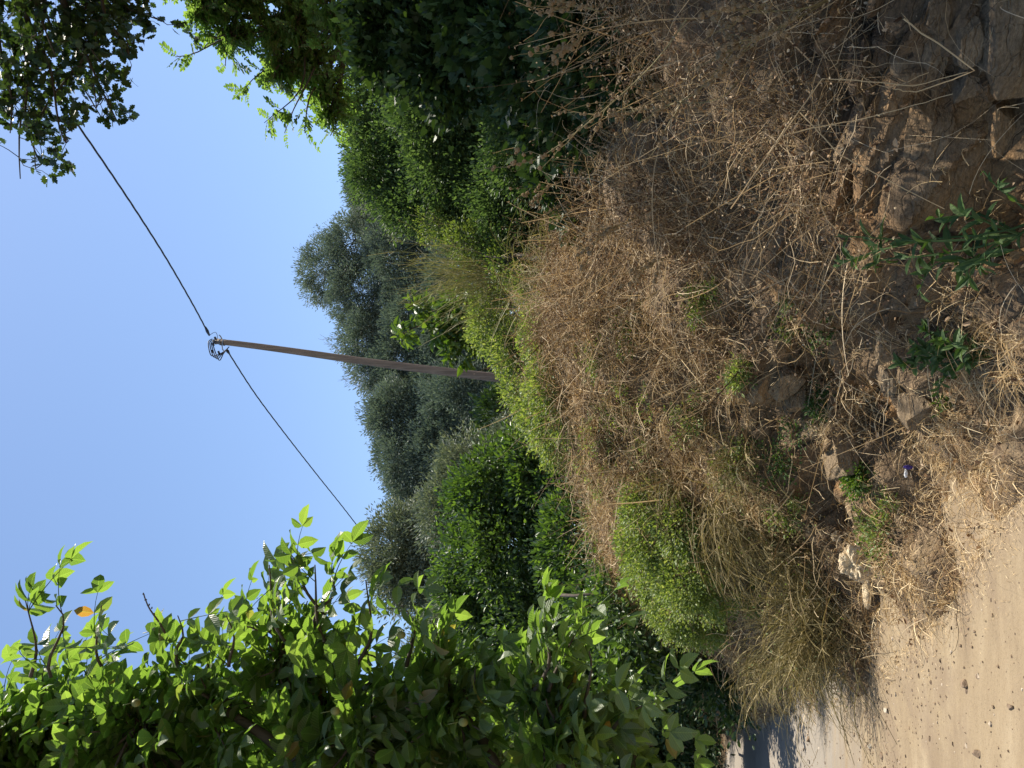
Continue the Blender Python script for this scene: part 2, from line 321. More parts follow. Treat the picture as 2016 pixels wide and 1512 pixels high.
# ------------------------------------------------------------------ ground and road
def grid(xs, ys, zf):
    X, Y = np.meshgrid(xs, ys); V = np.stack((X.ravel(), Y.ravel(), np.zeros(X.size)), 1); V[:, 2] = zf(V)
    a, b = len(xs), len(ys)
    i = (np.arange(b - 1)[:, None] * a + np.arange(a - 1)[None]).ravel()
    q = np.stack((i, i + 1, i + 1 + a, i + a), 1)
    mb = MB(); mb.raw(V, q.ravel(), np.full(len(q), 4)); return mb
def road_z(V):
    z = 0.05 * fbm(V * np.array((.8, .8, 1)), 4, 3) + 0.012 * fbm(V * 9, 3, 9)
    rd = V[:, 0] * .86 + V[:, 1] * .5 + .25 * np.sin(V[:, 1] * .35); z = z - .022 * np.exp(-((rd - .1) / .22) ** 2) - .022 * np.exp(-((rd + 1.5) / .22) ** 2) + .018 * fbm(V * 3, 3, 77)
    # worn dirt lip where the sandy layer ends on the lower concrete
    lip = 9.6 + 0.5 * np.sin(V[:, 0] * 1.3) + 1.2 * fbm(V * np.array((.9, .2, 1)), 3, 21)
    return z - 0.13 / (1 + np.exp(-(V[:, 1] - lip) * 14))
xs = np.concatenate((np.linspace(-30, -6.2, 60), np.linspace(-6, 3, 300), np.linspace(3.2, 12, 30)))
ys = np.concatenate((np.linspace(-8, 1.6, 40), np.linspace(1.7, 12, 400), np.linspace(12.1, 24, 120)))
road = grid(xs, ys, road_z).build('road', M['road'], smooth=True); tag(road, kind='structure')
g = grid(np.linspace(-400, 400, 81), np.linspace(-400, 400, 81), lambda V: np.full(len(V), -0.35)).build('ground', M['ground']); tag(g, kind='structure')

# ------------------------------------------------------------------ earth bank beside the road
def px(u, *vd): return [P(u, v, d) for v, d in vd]
A = lambda *p: [np.array(q, float) for q in p]
cols = [
 A((8, -10, -.1), (8.4, -9.9, .7), (8.7, -9.8, 1.3), (9, -9.7, 1.8), (9.5, -9.5, 2.2)),
 A((3.6, -3, -.1), (3.9, -2.8, .6), (4.1, -2.7, 1.1), (4.4, -2.6, 1.6), (4.8, -2.3, 2.1)),
 A((1.85, .35, -.1), (2.1, .55, .55), (2.25, .68, 1.0), (2.5, .85, 1.5), (2.9, 1.1, 2.0)),
 A((.90, 1.78, -.1)) + px(1512, (2016, 2.35), (1700, 2.55), (1450, 2.85), (1260, 3.5)),
 A((.68, 2.08, -.1)) + px(1250, (2016, 2.62), (1700, 2.95), (1450, 3.4), (1240, 4.3)),
 A((.40, 2.49, -.1)) + px(1000, (2000, 3.0), (1750, 3.5), (1460, 4.25), (1190, 5.5)),
 A((0, 3.09, -.1)) + px(756, (1950, 3.55), (1720, 4.3), (1420, 5.3), (1080, 7.2)),
 A((-.33, 3.55, -.1)) + px(600, (1860, 4.1), (1650, 4.9), (1400, 6.0), (1140, 8.2)),
 A((-.83, 4.12, -.1)) + px(450, (1780, 4.65), (1600, 5.5), (1400, 6.6), (1210, 8.4)),
 A((-1.47, 4.9, -.1)) + px(300, (1690, 5.6), (1530, 6.6), (1400, 7.8), (1290, 9.6)),
 A((-2.25, 6.15, -.1)) + px(200, (1600, 6.8), (1500, 7.8), (1420, 9), (1340, 11)),
 A((-3.3, 8.0, -.1)) + px(130, (1520, 8.7), (1460, 10), (1410, 11.5), (1350, 13)),
 A((-6.2, 13.5, -.25)) + px(80, (1422, 14.6), (1400, 15.5), (1380, 17), (1350, 19)),
 A((-11, 17.5, -.25), (-11, 18.2, .1), (-11, 19.5, .4), (-11, 21, .8), (-11.5, 24, 1.4)),
 A((-30, 22, -.25), (-30, 23, .1), (-30, 24, .4), (-30, 26, .8), (-30, 30, 1.4)),
]
G = []
for c in cols:
    last = c[-1]; ext = []
    for k, (o, dz) in enumerate(((1.6, .3), (4.5, .95), (12, 2.1), (35, 4.5), (160, 9))):
        ext.append(last + np.array((.42 * o, .9 * o, dz)))
    G.append(c + ext)
G = np.array(G); G[3:11, 0, :2] += np.array((-.86, -.5)) * .2; G[3:11, 0, 2] = -.035; G[3:11, 1, :2] += np.array((-.86, -.5)) * .08                                      # columns, rows, xyz
def cr(A_, t):
    n = len(A_); i = np.clip(np.floor(t).astype(int), 0, n - 2); f = (t - i)[:, None, None]
    g = lambda k: A_[np.clip(k, 0, n - 1)]
    p0, p1, p2, p3 = g(i - 1), g(i), g(i + 1), g(i + 2)
    # limited tangents so that uneven spacing does not loop
    m1 = 0.5 * (p2 - p0); m2 = 0.5 * (p3 - p1); d = np.linalg.norm(p2 - p1, axis=2, keepdims=True)
    m1 = m1 * np.minimum(1, 1.2 * d / (np.linalg.norm(m1, axis=2, keepdims=True) + 1e-9)); m2 = m2 * np.minimum(1, 1.2 * d / (np.linalg.norm(m2, axis=2, keepdims=True) + 1e-9))
    return (2 * f**3 - 3 * f**2 + 1) * p1 + (f**3 - 2 * f**2 + f) * m1 + (-2 * f**3 + 3 * f**2) * p2 + (f**3 - f**2) * m2
def tpar(cnt): return np.concatenate([i + np.arange(c) / c for i, c in enumerate(cnt)] + [[len(cnt)]])
tc_ = tpar([12, 16, 40, 60, 60, 70, 60, 60, 60, 55, 55, 40, 16, 12])
tr_ = tpar([40, 44, 50, 55, 50, 36, 24, 10, 6])
B1 = cr(G, tc_)                                      # (nc, rows, 3)
B = np.transpose(cr(np.transpose(B1, (1, 0, 2)), tr_), (1, 0, 2))
nc, nr = B.shape[:2]
def gnormal(B):
    n = np.cross(np.gradient(B, axis=1), np.gradient(B, axis=0)); n = unit(n)
    n[n[..., 2] < 0] *= -1; return n
N0 = gnormal(B)
flat = B.reshape(-1, 3); TR = np.repeat(tr_[None], nc, 0).ravel(); TC = np.repeat(tc_[:, None], nr, 1).ravel()
face = np.clip((TR - 0.15) / .5, 0, 1) * np.clip((5.5 - TR) / 1.0, 0, 1)
near = np.clip((13 - TC) / 1.5, 0, 1)
# layered, blocky rock on the steep right part and in ledges in the middle
q = flat + 0.18 * np.stack([fbm(flat * 2.5, 3, 30 + k) for k in range(3)], 1)
lay = np.floor(q[:, 2] * 8.5 + 0.8 * q[:, 0]); blk = np.floor(q[:, 0] * 4.2 + q[:, 1] * 3.1 + 3 * hash3(lay, lay * 0, lay * 0, 5))
bl = hash3(lay, blk, lay * 0, 6) - 0.4
lay2 = np.floor(q[:, 2] * 20 + 2 * q[:, 1]); blk2 = np.floor(q[:, 0] * 11 - q[:, 1] * 8 + 3 * hash3(lay2, lay2 * 0, lay2 * 0, 7)); bl2 = hash3(lay2, blk2, lay2 * 0, 8) - 0.5
rocky = np.clip((6.0 - TC) / 1.6, 0, 1) * np.clip((3.1 - TR) / .8, 0, 1)
rocky = np.maximum(rocky, 0.75 * np.clip(fbm(flat * 1.1, 3, 55) * 7 - .25, 0, 1) * np.clip((3.3 - TR) / .7, 0, 1) * np.clip((TR - .7) / .4, 0, 1) * np.clip((10.5 - TC), 0, 1))
_c = flat - np.array((0, 0, CAMZ)); _ff = _c @ np.array(Fv); PU = 756 + FPX * _c[:, 0] / np.maximum(_ff, .1); PV = 1008 - FPX * (_c @ np.array(Uv)) / np.maximum(_ff, .1)
hol = 0
for u_, v_, a_, b_, h_ in ((575, 1610, 80, 45, -.32), (700, 1700, 55, 26, -.16), (500, 1640, 45, 28, -.16), (640, 1225, 34, 20, -.3), (790, 1500, 100, 45, .12), (640, 1680, 40, 22, .1), (760, 1610, 60, 24, -.14), (860, 1590, 40, 24, -.12), (470, 1480, 60, 40, -.15), (1330, 1660, 90, 26, -.12), (1480, 1700, 60, 30, -.15)):
    e_ = ((PU - u_) / a_) ** 2 + ((PV - v_) / b_) ** 2; hol = hol + h_ * np.exp(-e_ ** 1.5)
    if h_ > 0 or v_ > 1480: rocky = np.maximum(rocky, .9 * np.exp(-(e_ / 3) ** 2))
disp = hol + face * near * (rocky * (0.12 * bl + 0.055 * bl2) + 0.62 * fbm(flat * 1.7, 4, 40) + 0.09 * fbm(flat * 8, 3, 44))
disp = disp + np.clip(TR - 4.6, 0, 1) * 0.25 * fbm(flat * .7, 3, 60)
Vb = flat + N0.reshape(-1, 3) * disp[:, None]
bi = (np.arange(nc - 1)[:, None] * nr + np.arange(nr - 1)[None]).ravel()
bq = np.stack((bi, bi + nr, bi + nr + 1, bi + 1), 1)
mb = MB(); mb.raw(Vb, bq.ravel(), np.full(len(bq), 4)); bank = mb.build('hillside', M['bank'], smooth=False); tag(bank, kind='structure')
BVH = BVHTree.FromPolygons([tuple(v) for v in Vb], [tuple(f) for f in bq])
NB = gnormal(Vb.reshape(nc, nr, 3)).reshape(-1, 3)

def hit(u, v, dmax=80):
    """surface point of the bank or the road seen at (u, v)"""
    o = Vector((0, 0, CAMZ)); d = Vector(P(u, v, 10)) - o; d.normalize()
    h = BVH.ray_cast(o, d, dmax)
    if d.z < 0:
        k = -CAMZ / d.z
        if h[0] is None or k < h[3]: return np.array(o + d * k), np.array((0, 0, 1.0))
    if h[0] is None: return None, None
    n = h[1] if h[1].z > 0 else -h[1]
    return np.array(h[0]), np.array(n)
def ground_z(x, y, z0=30):
    h = BVH.ray_cast(Vector((x, y, z0)), Vector((0, 0, -1)), 60)
    return max(h[0].z, 0.0) if h[0] is not None else 0.0

# scatter points on the bank by area and a weight function of (column, row, position)
fc = Vb[bq].mean(1); e1 = Vb[bq[:, 2]] - Vb[bq[:, 0]]; e2 = Vb[bq[:, 3]] - Vb[bq[:, 1]]
FA = 0.5 * np.linalg.norm(np.cross(e1, e2), axis=1); FTR = TR[bq[:, 0]]; FTC = TC[bq[:, 0]]
def scatter(n, wf):
    wgt = FA * wf(FTC, FTR, fc); wgt = wgt / wgt.sum()
    f = RNG.choice(len(bq), n, p=wgt); a = RNG.random((n, 1)); b = RNG.random((n, 1))
    v = Vb[bq[f]]
    p = (v[:, 0] * (1 - a) + v[:, 1] * a) * (1 - b) + (v[:, 3] * (1 - a) + v[:, 2] * a) * b
    return p, unit(NB[bq[f, 0]] + 1e-6), f

# ------------------------------------------------------------------ leaf templates (x along, y across, z up)
T_RH = (np.array([(0, 0, 0), (.45, .5, .04), (1, 0, -.04), (.45, -.5, .04)]), [(0, 1, 2, 3)])
T_OV = (np.array([(0, 0, 0), (.25, .42, .05), (.65, .46, .04), (1, 0, -.06), (.65, -.46, .04), (.25, -.42, .05)]), [(0, 1, 2, 3), (0, 3, 4, 5)])
_m = [(0, 0, 0), (.25, 0, -.01), (.5, 0, -.03), (.77, 0, -.09), (1, 0, -.2)]
_l = [(.22, .36, .07), (.5, .5, .06), (.78, .34, -.03)]
T_WAL = (np.array(_m + _l + [(a, -b, c) for a, b, c in _l]),
         [(0, 5, 1), (1, 5, 6, 2), (2, 6, 7, 3), (3, 7, 4), (0, 1, 8), (1, 2, 9, 8), (2, 3, 10, 9), (3, 4, 10)])
_o = [(0, .03), (.15, .12), (.22, .3), (.3, .32), (.36, .2), (.45, .42), (.55, .48), (.6, .28), (.7, .38), (.8, .34), (.84, .18), (.95, .16), (1, 0)]
_oo = _o + [(a, -b) for a, b in _o[:-1]][::-1]
T_OAK = (np.array([(a, b, .12 * abs(b) - .1 * a * a) for a, b in _oo]), [tuple(range(len(_oo)))])
_i = [(0, .0), (-.12, .3), (.1, .5), (.38, .36), (.5, .42), (.62, .2), (1, 0), (.62, -.2), (.5, -.42), (.38, -.36), (.1, -.5), (-.12, -.3)]
T_IVY = (np.array([(a, b, .1 * abs(b)) for a, b in _i]), [tuple(range(len(_i)))])
T_CURL = (np.array([(0, 0, 0), (.2, .4, .22), (.7, .42, .3), (1, 0, .05), (.7, -.3, .12), (.2, -.4, .2)]), [(0, 1, 2, 3), (0, 3, 4, 5)])

def sph(n): return unit(RNG.normal(size=(n, 3)))

def limb(mb, a, b, r0, r1, wig=.08, n=7, sides=6, sag=0):
    a = np.asarray(a, float); b = np.asarray(b, float); L = np.linalg.norm(b - a)
    t = np.linspace(0, 1, n)[:, None]; pts = a + (b - a) * t
    wv = RNG.normal(size=(2, 3)) * wig * L
    pts = pts + np.sin(t * math.pi) * wv[0] + np.sin(2 * t * math.pi) * wv[1] * .5
    pts[:, 2] += -sag * L * 4 * (t * (1 - t))[:, 0]
    mb.tube(pts, np.linspace(r0, r1, n), sides); return pts

def crown(blobs, leaf, mat, nclump, per, rc, L, W, up=.35, outw=.8, shell=.55, droop=0, lw=.25, flat=.7):
    """returns (MB of leaves, clump centres). blobs are world ellipsoids (centre, radii)"""
    vol = np.array([r[0] * r[1] * r[2] for c, r in blobs]) ** .75; vol /= vol.sum()
    bi_ = RNG.choice(len(blobs), nclump, p=vol)
    C = np.array([c for c, r in blobs])[bi_]; Rr = np.array([r for c, r in blobs])[bi_]
    d = sph(nclump); rad = shell + (1 - shell) * RNG.random(nclump) ** .7
    stray = RNG.random(nclump) < .1; rad[stray] *= 1.12
    cc = C + d * Rr * rad[:, None]
    k = RNG.poisson(per, nclump) + 1
    idx = np.repeat(np.arange(nclump), k); n = len(idx)
    s = sph(n) * (RNG.random(n) ** .45)[:, None] * (rc * (.5 + RNG.random(nclump)))[idx][:, None]
    s[:, 2] *= flat
    pos = cc[idx] + s
    out = unit(d[idx] * outw + s / rc * .6 + sph(n) * .7 + np.array((0, 0, .15 - droop)))
    nrm = unit(sph(n) * .8 + np.array((0, 0, up)) + d[idx] * .4)
    ln = L * (1 + lw * RNG.normal(size=n)).clip(.4, 1.6)
    mb = MB(); mb.inst(leaf, pos, out, nrm, ln, ln * W)
    return mb, cc

def pb(u, v, d, ru, rv, rd=None):
    """ellipsoid given by its place and half sizes in the photograph"""
    k = d / FPX; return (P(u, v, d), np.array((ru * k, (rd if rd else (ru + rv) / 2) * k, rv * k)))

def tree(name, label, cat, blobs, base, leaf, mat, nclump, per, rc, L, W, trunk_r=.12, group=None, ntwig=60, bark='bark', trunk_top=None, **kw):
    base = np.asarray(base, float)
    root = empty(name, base, label, cat, group)
    mb, cc = crown(blobs, leaf, mat, nclump, per, rc, L, W, **kw)
    mb.build('crown', M[mat], root)
    tb = MB()
    cen = np.mean([c for c, r in blobs], 0) if trunk_top is None else np.asarray(trunk_top, float)
    low = base + (cen - base) * .55
    limb(tb, base - np.array((0, 0, .2)), low, trunk_r, trunk_r * .75, .04, 8, 8)
    forks = []
    for c, r in blobs:
        pts = limb(tb, low, c, trunk_r * .55, trunk_r * .2, .07, 7, 6); forks.append(c)
        forks.append(pts[3])
    forks = np.array(forks)
    for i in RNG.choice(len(cc), min(ntwig, len(cc)), replace=False):
        f = forks[np.argmin(np.linalg.norm(forks - cc[i], axis=1))]
        limb(tb, f, cc[i], trunk_r * .16, trunk_r * .035, .09, 6, 4)
    tb.build('trunk', M[bark], root, smooth=True)
    return root

def hb(u, v, ru, rv, off=.5):
    p = hit(u, v)[0]; return pb(u, v, max(p[1] - off * rv * p[1] / FPX, 2), ru, rv)
def shrub(*a, **k):
    k.setdefault('trunk_r', .03); return tree(*a, **k)

def base_at(x, y): return (x, y, ground_z(x, y))

# ------------------------------------------------------------------ background olive trees
def oliv(label, blobs, dense=1.0, mat='olive_hazed', L=.145, per=100, rc=.48, nm='olive_tree', gr='grey-green olive trees behind the bank', bx=None, **kw):
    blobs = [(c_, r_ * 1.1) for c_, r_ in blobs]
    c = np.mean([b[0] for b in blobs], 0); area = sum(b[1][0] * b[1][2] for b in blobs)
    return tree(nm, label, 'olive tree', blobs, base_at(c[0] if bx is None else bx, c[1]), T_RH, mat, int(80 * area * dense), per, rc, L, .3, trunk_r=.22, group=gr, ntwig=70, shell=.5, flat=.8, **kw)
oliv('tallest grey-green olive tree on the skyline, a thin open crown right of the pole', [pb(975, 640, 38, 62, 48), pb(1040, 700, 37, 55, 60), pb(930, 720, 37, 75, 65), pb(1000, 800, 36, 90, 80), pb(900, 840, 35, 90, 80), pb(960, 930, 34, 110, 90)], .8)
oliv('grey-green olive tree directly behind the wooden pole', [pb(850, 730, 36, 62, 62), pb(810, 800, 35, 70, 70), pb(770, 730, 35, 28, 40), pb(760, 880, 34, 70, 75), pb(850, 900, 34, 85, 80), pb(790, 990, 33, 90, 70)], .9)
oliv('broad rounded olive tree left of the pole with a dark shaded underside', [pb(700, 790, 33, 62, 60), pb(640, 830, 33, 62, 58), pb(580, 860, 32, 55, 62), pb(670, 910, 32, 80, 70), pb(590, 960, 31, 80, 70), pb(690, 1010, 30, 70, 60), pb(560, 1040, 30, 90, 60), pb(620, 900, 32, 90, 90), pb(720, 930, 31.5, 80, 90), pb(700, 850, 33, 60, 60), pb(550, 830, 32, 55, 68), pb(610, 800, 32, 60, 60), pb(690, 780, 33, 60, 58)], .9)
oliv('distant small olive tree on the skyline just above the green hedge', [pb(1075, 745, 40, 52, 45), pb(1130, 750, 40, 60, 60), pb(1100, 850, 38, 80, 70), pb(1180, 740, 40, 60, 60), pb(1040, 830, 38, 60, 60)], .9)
oliv('rounded grey olive tree crossed by the power cable beside the walnut leaves', [pb(430, 780, 24, 72, 66), pb(380, 800, 24, 60, 70), pb(470, 830, 24, 50, 50), pb(350, 860, 24, 60, 50)], 1.2, 'olive', .13)
oliv('low silvery olive shrub squeezed between the dark bush and the big olives', [pb(600, 930, 20, 55, 60), pb(540, 900, 20, 60, 50), pb(500, 870, 20, 60, 40), pb(640, 1010, 20, 30, 50)], 1.3, 'olive', .12)
oliv('pale olive tree half hidden behind the dark bush and the walnut', [pb(300, 920, 19, 90, 70), pb(200, 880, 19, 90, 90), pb(120, 960, 19, 90, 90), pb(30, 900, 19, 90, 90)], 1.0, 'olive', .12)
# bare branched crown
root = empty('bare_tree', base_at(*(P(780, 900, 36.5)[:2])), 'leafless brown branches sticking up behind the wooden pole', 'bare tree')
tb = MB(); bb = P(765, 800, 36.5)
limb(tb, root.location, bb, .18, .12)
for k in range(16):
    e = P(RNG.uniform(735, 850), RNG.uniform(665, 740), 36.5 + RNG.normal() * .8); pts = limb(tb, bb, e, .06, .015, .1, 8, 4)
    for j in range(11):
        s_ = pts[RNG.integers(3, 8)]; e2_ = s_ + sph(1)[0] * .6 + np.array((0, 0, .3)); p2 = limb(tb, s_, e2_, .018, .006, .1, 5, 3)
        for q_ in range(5):
            s3 = p2[RNG.integers(2, 5)]; limb(tb, s3, s3 + sph(1)[0] * .3 + np.array((0, 0, .12)), .009, .004, .1, 4, 3)
tb.build('branches', M['deadtwig'], root)
# dark mass of trees further back and along the left of the road
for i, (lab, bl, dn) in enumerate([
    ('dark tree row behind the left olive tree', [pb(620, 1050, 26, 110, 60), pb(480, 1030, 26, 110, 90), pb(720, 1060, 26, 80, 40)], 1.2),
    ('dark leafy fill standing for the shade under the olives beside the pole foot', [pb(690, 1000, 22, 75, 60), pb(620, 1050, 20, 70, 50)], 1.5),  # dark leaf mass added to give the deep shade below the olives
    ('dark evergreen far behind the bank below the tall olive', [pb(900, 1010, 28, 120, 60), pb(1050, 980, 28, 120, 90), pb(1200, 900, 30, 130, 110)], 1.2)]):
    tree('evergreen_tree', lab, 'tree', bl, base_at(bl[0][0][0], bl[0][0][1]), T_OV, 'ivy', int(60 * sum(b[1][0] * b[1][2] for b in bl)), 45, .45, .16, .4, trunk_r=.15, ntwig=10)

# ------------------------------------------------------------------ big dark glossy bush, left of centre
bl = [pb(560, 980, 12.6, 90, 85), pb(440, 1010, 12.3, 120, 120), pb(330, 960, 12.6, 95, 95), pb(300, 1090, 12, 120, 130), pb(440, 1140, 11.0, 120, 85), pb(330, 1190, 10.5, 110, 80), pb(310, 1195, 9.3, 80, 50), pb(425, 1185, 9.5, 55, 30), pb(220, 1240, 9.1, 80, 65), pb(500, 1175, 9.8, 40, 25), pb(345, 1192, 8.7, 48, 24), pb(280, 1222, 8.5, 50, 30), pb(560, 1080, 12, 70, 80), pb(230, 1020, 12.8, 100, 120), pb(150, 1130, 12, 120, 130), pb(520, 930, 12.6, 60, 60), pb(610, 1040, 12.2, 55, 70), pb(560, 1120, 11.6, 80, 60), pb(400, 920, 12.6, 100, 70), pb(60, 1050, 13, 120, 120)]
tree('glossy_bush', 'big dark green bush with glossy leaves below the olive trees', 'bush', bl, base_at(*P(380, 1200, 12)[:2]), T_OV, 'glossy', 3000, 38, .26, .08, .45, trunk_r=.07, ntwig=80, shell=.45, up=.5)
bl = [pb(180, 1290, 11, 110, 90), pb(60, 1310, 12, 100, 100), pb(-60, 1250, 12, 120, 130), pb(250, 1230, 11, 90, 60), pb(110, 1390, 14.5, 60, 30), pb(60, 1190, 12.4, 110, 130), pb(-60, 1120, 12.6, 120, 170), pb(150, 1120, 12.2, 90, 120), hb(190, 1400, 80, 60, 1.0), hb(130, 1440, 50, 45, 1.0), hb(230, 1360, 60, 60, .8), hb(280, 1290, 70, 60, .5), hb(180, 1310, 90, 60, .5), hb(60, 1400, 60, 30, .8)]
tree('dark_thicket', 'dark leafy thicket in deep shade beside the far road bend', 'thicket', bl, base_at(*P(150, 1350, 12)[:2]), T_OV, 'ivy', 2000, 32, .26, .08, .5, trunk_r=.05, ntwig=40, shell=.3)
for lab, c, r in [('green trees across the road bend, leftmost', (-16, 24, 3.5), 3.2), ('green tree far along the road behind the walnut', (-11.5, 27, 3.6), 3.4), ('green tree across the road behind the lower walnut leaves', (-21, 18, 3.2), 3.4)]:
    c = np.array(c, float)
    tree('roadside_tree', lab, 'tree', [(c, np.array((r, r, r))), (c + (1.5, -1, -1.2), np.array((r, r, r)) * .8), (c + (-1.5, 0, -1.4), np.array((r, r, r)) * .8), (c + (0, -1.2, -2.2), np.array((r * 1.2, r, r * .6)))], (c[0], c[1], 0), T_OV, 'glossy', 500, 32, .6, .16, .45, trunk_r=.18, ntwig=30)

# ------------------------------------------------------------------ vegetation on the crest, from left to right of the upright picture
shrub('leafy_bush', 'bright light green bush leaning over the bank above the dry grass clumps', 'bush',
      [hb(510, 1270, 45, 48, 1.1), hb(450, 1275, 60, 60, 1.3), hb(475, 1340, 60, 50, 1.1), hb(390, 1290, 60, 62, 1.4), hb(370, 1350, 65, 65, 1.6), hb(310, 1335, 60, 60, 1.5), hb(285, 1385, 50, 50, 1.3), hb(350, 1405, 60, 40, 1.3), hb(420, 1390, 60, 40, 1.2)], hit(400, 1400)[0], T_OV, 'bright', 1000, 50, .12, .026, .55, trunk_r=.03, ntwig=120, shell=.5)
shrub('creeping_bush', 'yellow-green bush spilling over the crest at the foot of the pole', 'bush',
      [pb(750, 1030, 8.2, 75, 40), pb(700, 1070, 7.8, 75, 42), pb(830, 1010, 8.2, 60, 50), pb(640, 1085, 8.2, 50, 40), pb(880, 960, 8.4, 60, 45), pb(760, 1075, 7.4, 75, 50), pb(850, 1070, 7.2, 70, 45), pb(690, 1110, 7.4, 50, 30)], hit(750, 1130)[0], T_OV, 'bright', 700, 40, .13, .032, .5, ntwig=80, shell=.4)
shrub('young_tree', 'young tree with large glossy leaves just right of the pole', 'young tree',
      [pb(880, 860, 12.5, 42, 42), pb(850, 900, 12.5, 60, 45), pb(910, 905, 12.3, 40, 40), pb(855, 795, 12.5, 20, 22), pb(905, 820, 12.6, 22, 14), pb(835, 935, 12.3, 40, 22)], base_at(*P(860, 1000, 12.5)[:2]), T_WAL, 'fig', 130, 9, .14, .15, .45, trunk_r=.05, ntwig=60, shell=.2, droop=.5)
shrub('hedge_bush', 'large dense hedge-like bush, sunlit on top, on the crest right of the broom', 'bush',
      [pb(1290, 740, 9, 85, 70), pb(1165, 730, 9.2, 45, 40), pb(1250, 810, 8.7, 80, 60), pb(1100, 800, 9, 45, 60), pb(1160, 950, 8.1, 90, 60), pb(1060, 990, 8, 60, 50), pb(1350, 800, 8.4, 70, 60), pb(1200, 760, 9, 85, 80), pb(1130, 830, 8.8, 75, 70), pb(1080, 920, 8.5, 65, 70), pb(1200, 900, 8.3, 110, 100), pb(1300, 880, 8, 100, 110), pb(1120, 1010, 7.8, 85, 75), pb(1230, 1030, 7.2, 100, 80), pb(1330, 1030, 6.6, 100, 90)], base_at(3.2, 9.0), T_OV, 'privet', 2900, 55, .2, .04, .5, trunk_r=.06, ntwig=160, shell=.45)
shrub('creeping_bush', 'yellow-green bush in front of the hedge, beside the feathery broom stems', 'bush',
      [pb(1040, 930, 8, 40, 60), pb(1000, 1000, 7.8, 60, 40), pb(1070, 860, 8.3, 35, 45), pb(950, 1040, 7.6, 55, 30)], hit(1000, 1110)[0], T_OV, 'yellowgreen', 230, 34, .13, .03, .45, ntwig=50, shell=.4)
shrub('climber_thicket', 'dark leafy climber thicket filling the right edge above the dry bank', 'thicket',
      [pb(1460, 780, 5.4, 110, 100), pb(1400, 880, 5.2, 110, 100), pb(1500, 960, 4.7, 110, 110), pb(1420, 1050, 4.4, 100, 90), pb(1330, 1120, 4.6, 80, 60), pb(1480, 1140, 3.9, 90, 80), pb(1380, 1170, 4.1, 80, 60), pb(1290, 1080, 5, 70, 70), pb(1250, 1150, 4.9, 60, 45), pb(1190, 1100, 5.6, 70, 50), pb(1130, 1120, 6.0, 55, 35), hb(1180, 1160, 60, 36, .8), hb(1280, 1190, 60, 36, .8), hb(1400, 1230, 80, 40, .6), hb(1090, 1140, 45, 26, .8), pb(1600, 900, 5.0, 120, 160), pb(1620, 1100, 4.2, 120, 110)], base_at(2.7, 5.0), T_IVY, 'ivy', 2500, 28, .16, .055, .9, trunk_r=.04, ntwig=120, shell=.35)  # leftmost lobes along the crest: dark leaves added for the shade under the hedge

# locust tree, upper right
def pinnate(mb, rb, base, dr, Lr, npair, Ll, Wl, leaf, gap=.18, end=True):
    """compound leaf: rachis with leaflet pairs; base, dr arrays (3,)"""
    dr = unit(dr); side = unit(np.cross(dr, np.array((0, 0, 1.0)) + RNG.normal(size=3) * .35)); nr = np.cross(side, dr)
    t = np.linspace(0, 1, 6)[:, None]; pts = base + dr * Lr * t - np.array((0, 0, 1)) * Lr * .25 * t * t
    rb.tube(pts, np.linspace(.0022, .001, 6) * (Ll / .05) ** .5, 3, cap=False)
    tt = np.linspace(gap, .97, npair); pos = base + dr * Lr * tt[:, None] - np.array((0, 0, 1)) * Lr * .25 * (tt ** 2)[:, None]
    for s in (-1, 1):
        d = unit(side * s * 1.0 + dr * .45 + RNG.normal(size=(npair, 3)) * .16 - np.array((0, 0, .12)))
        ln = Ll * (.75 + .35 * np.sin(np.linspace(.4, 2.6, npair))) * (1 + .18 * RNG.normal(size=npair))
        mb.inst(leaf, pos, d, nr + RNG.normal(size=(npair, 3)) * .25, ln, ln * Wl)
    if end: mb.inst(leaf, pos[-1:], (dr - np.array((0, 0, .3)))[None], nr[None], np.array([Ll * 1.1]), np.array([Ll * Wl * 1.1]))

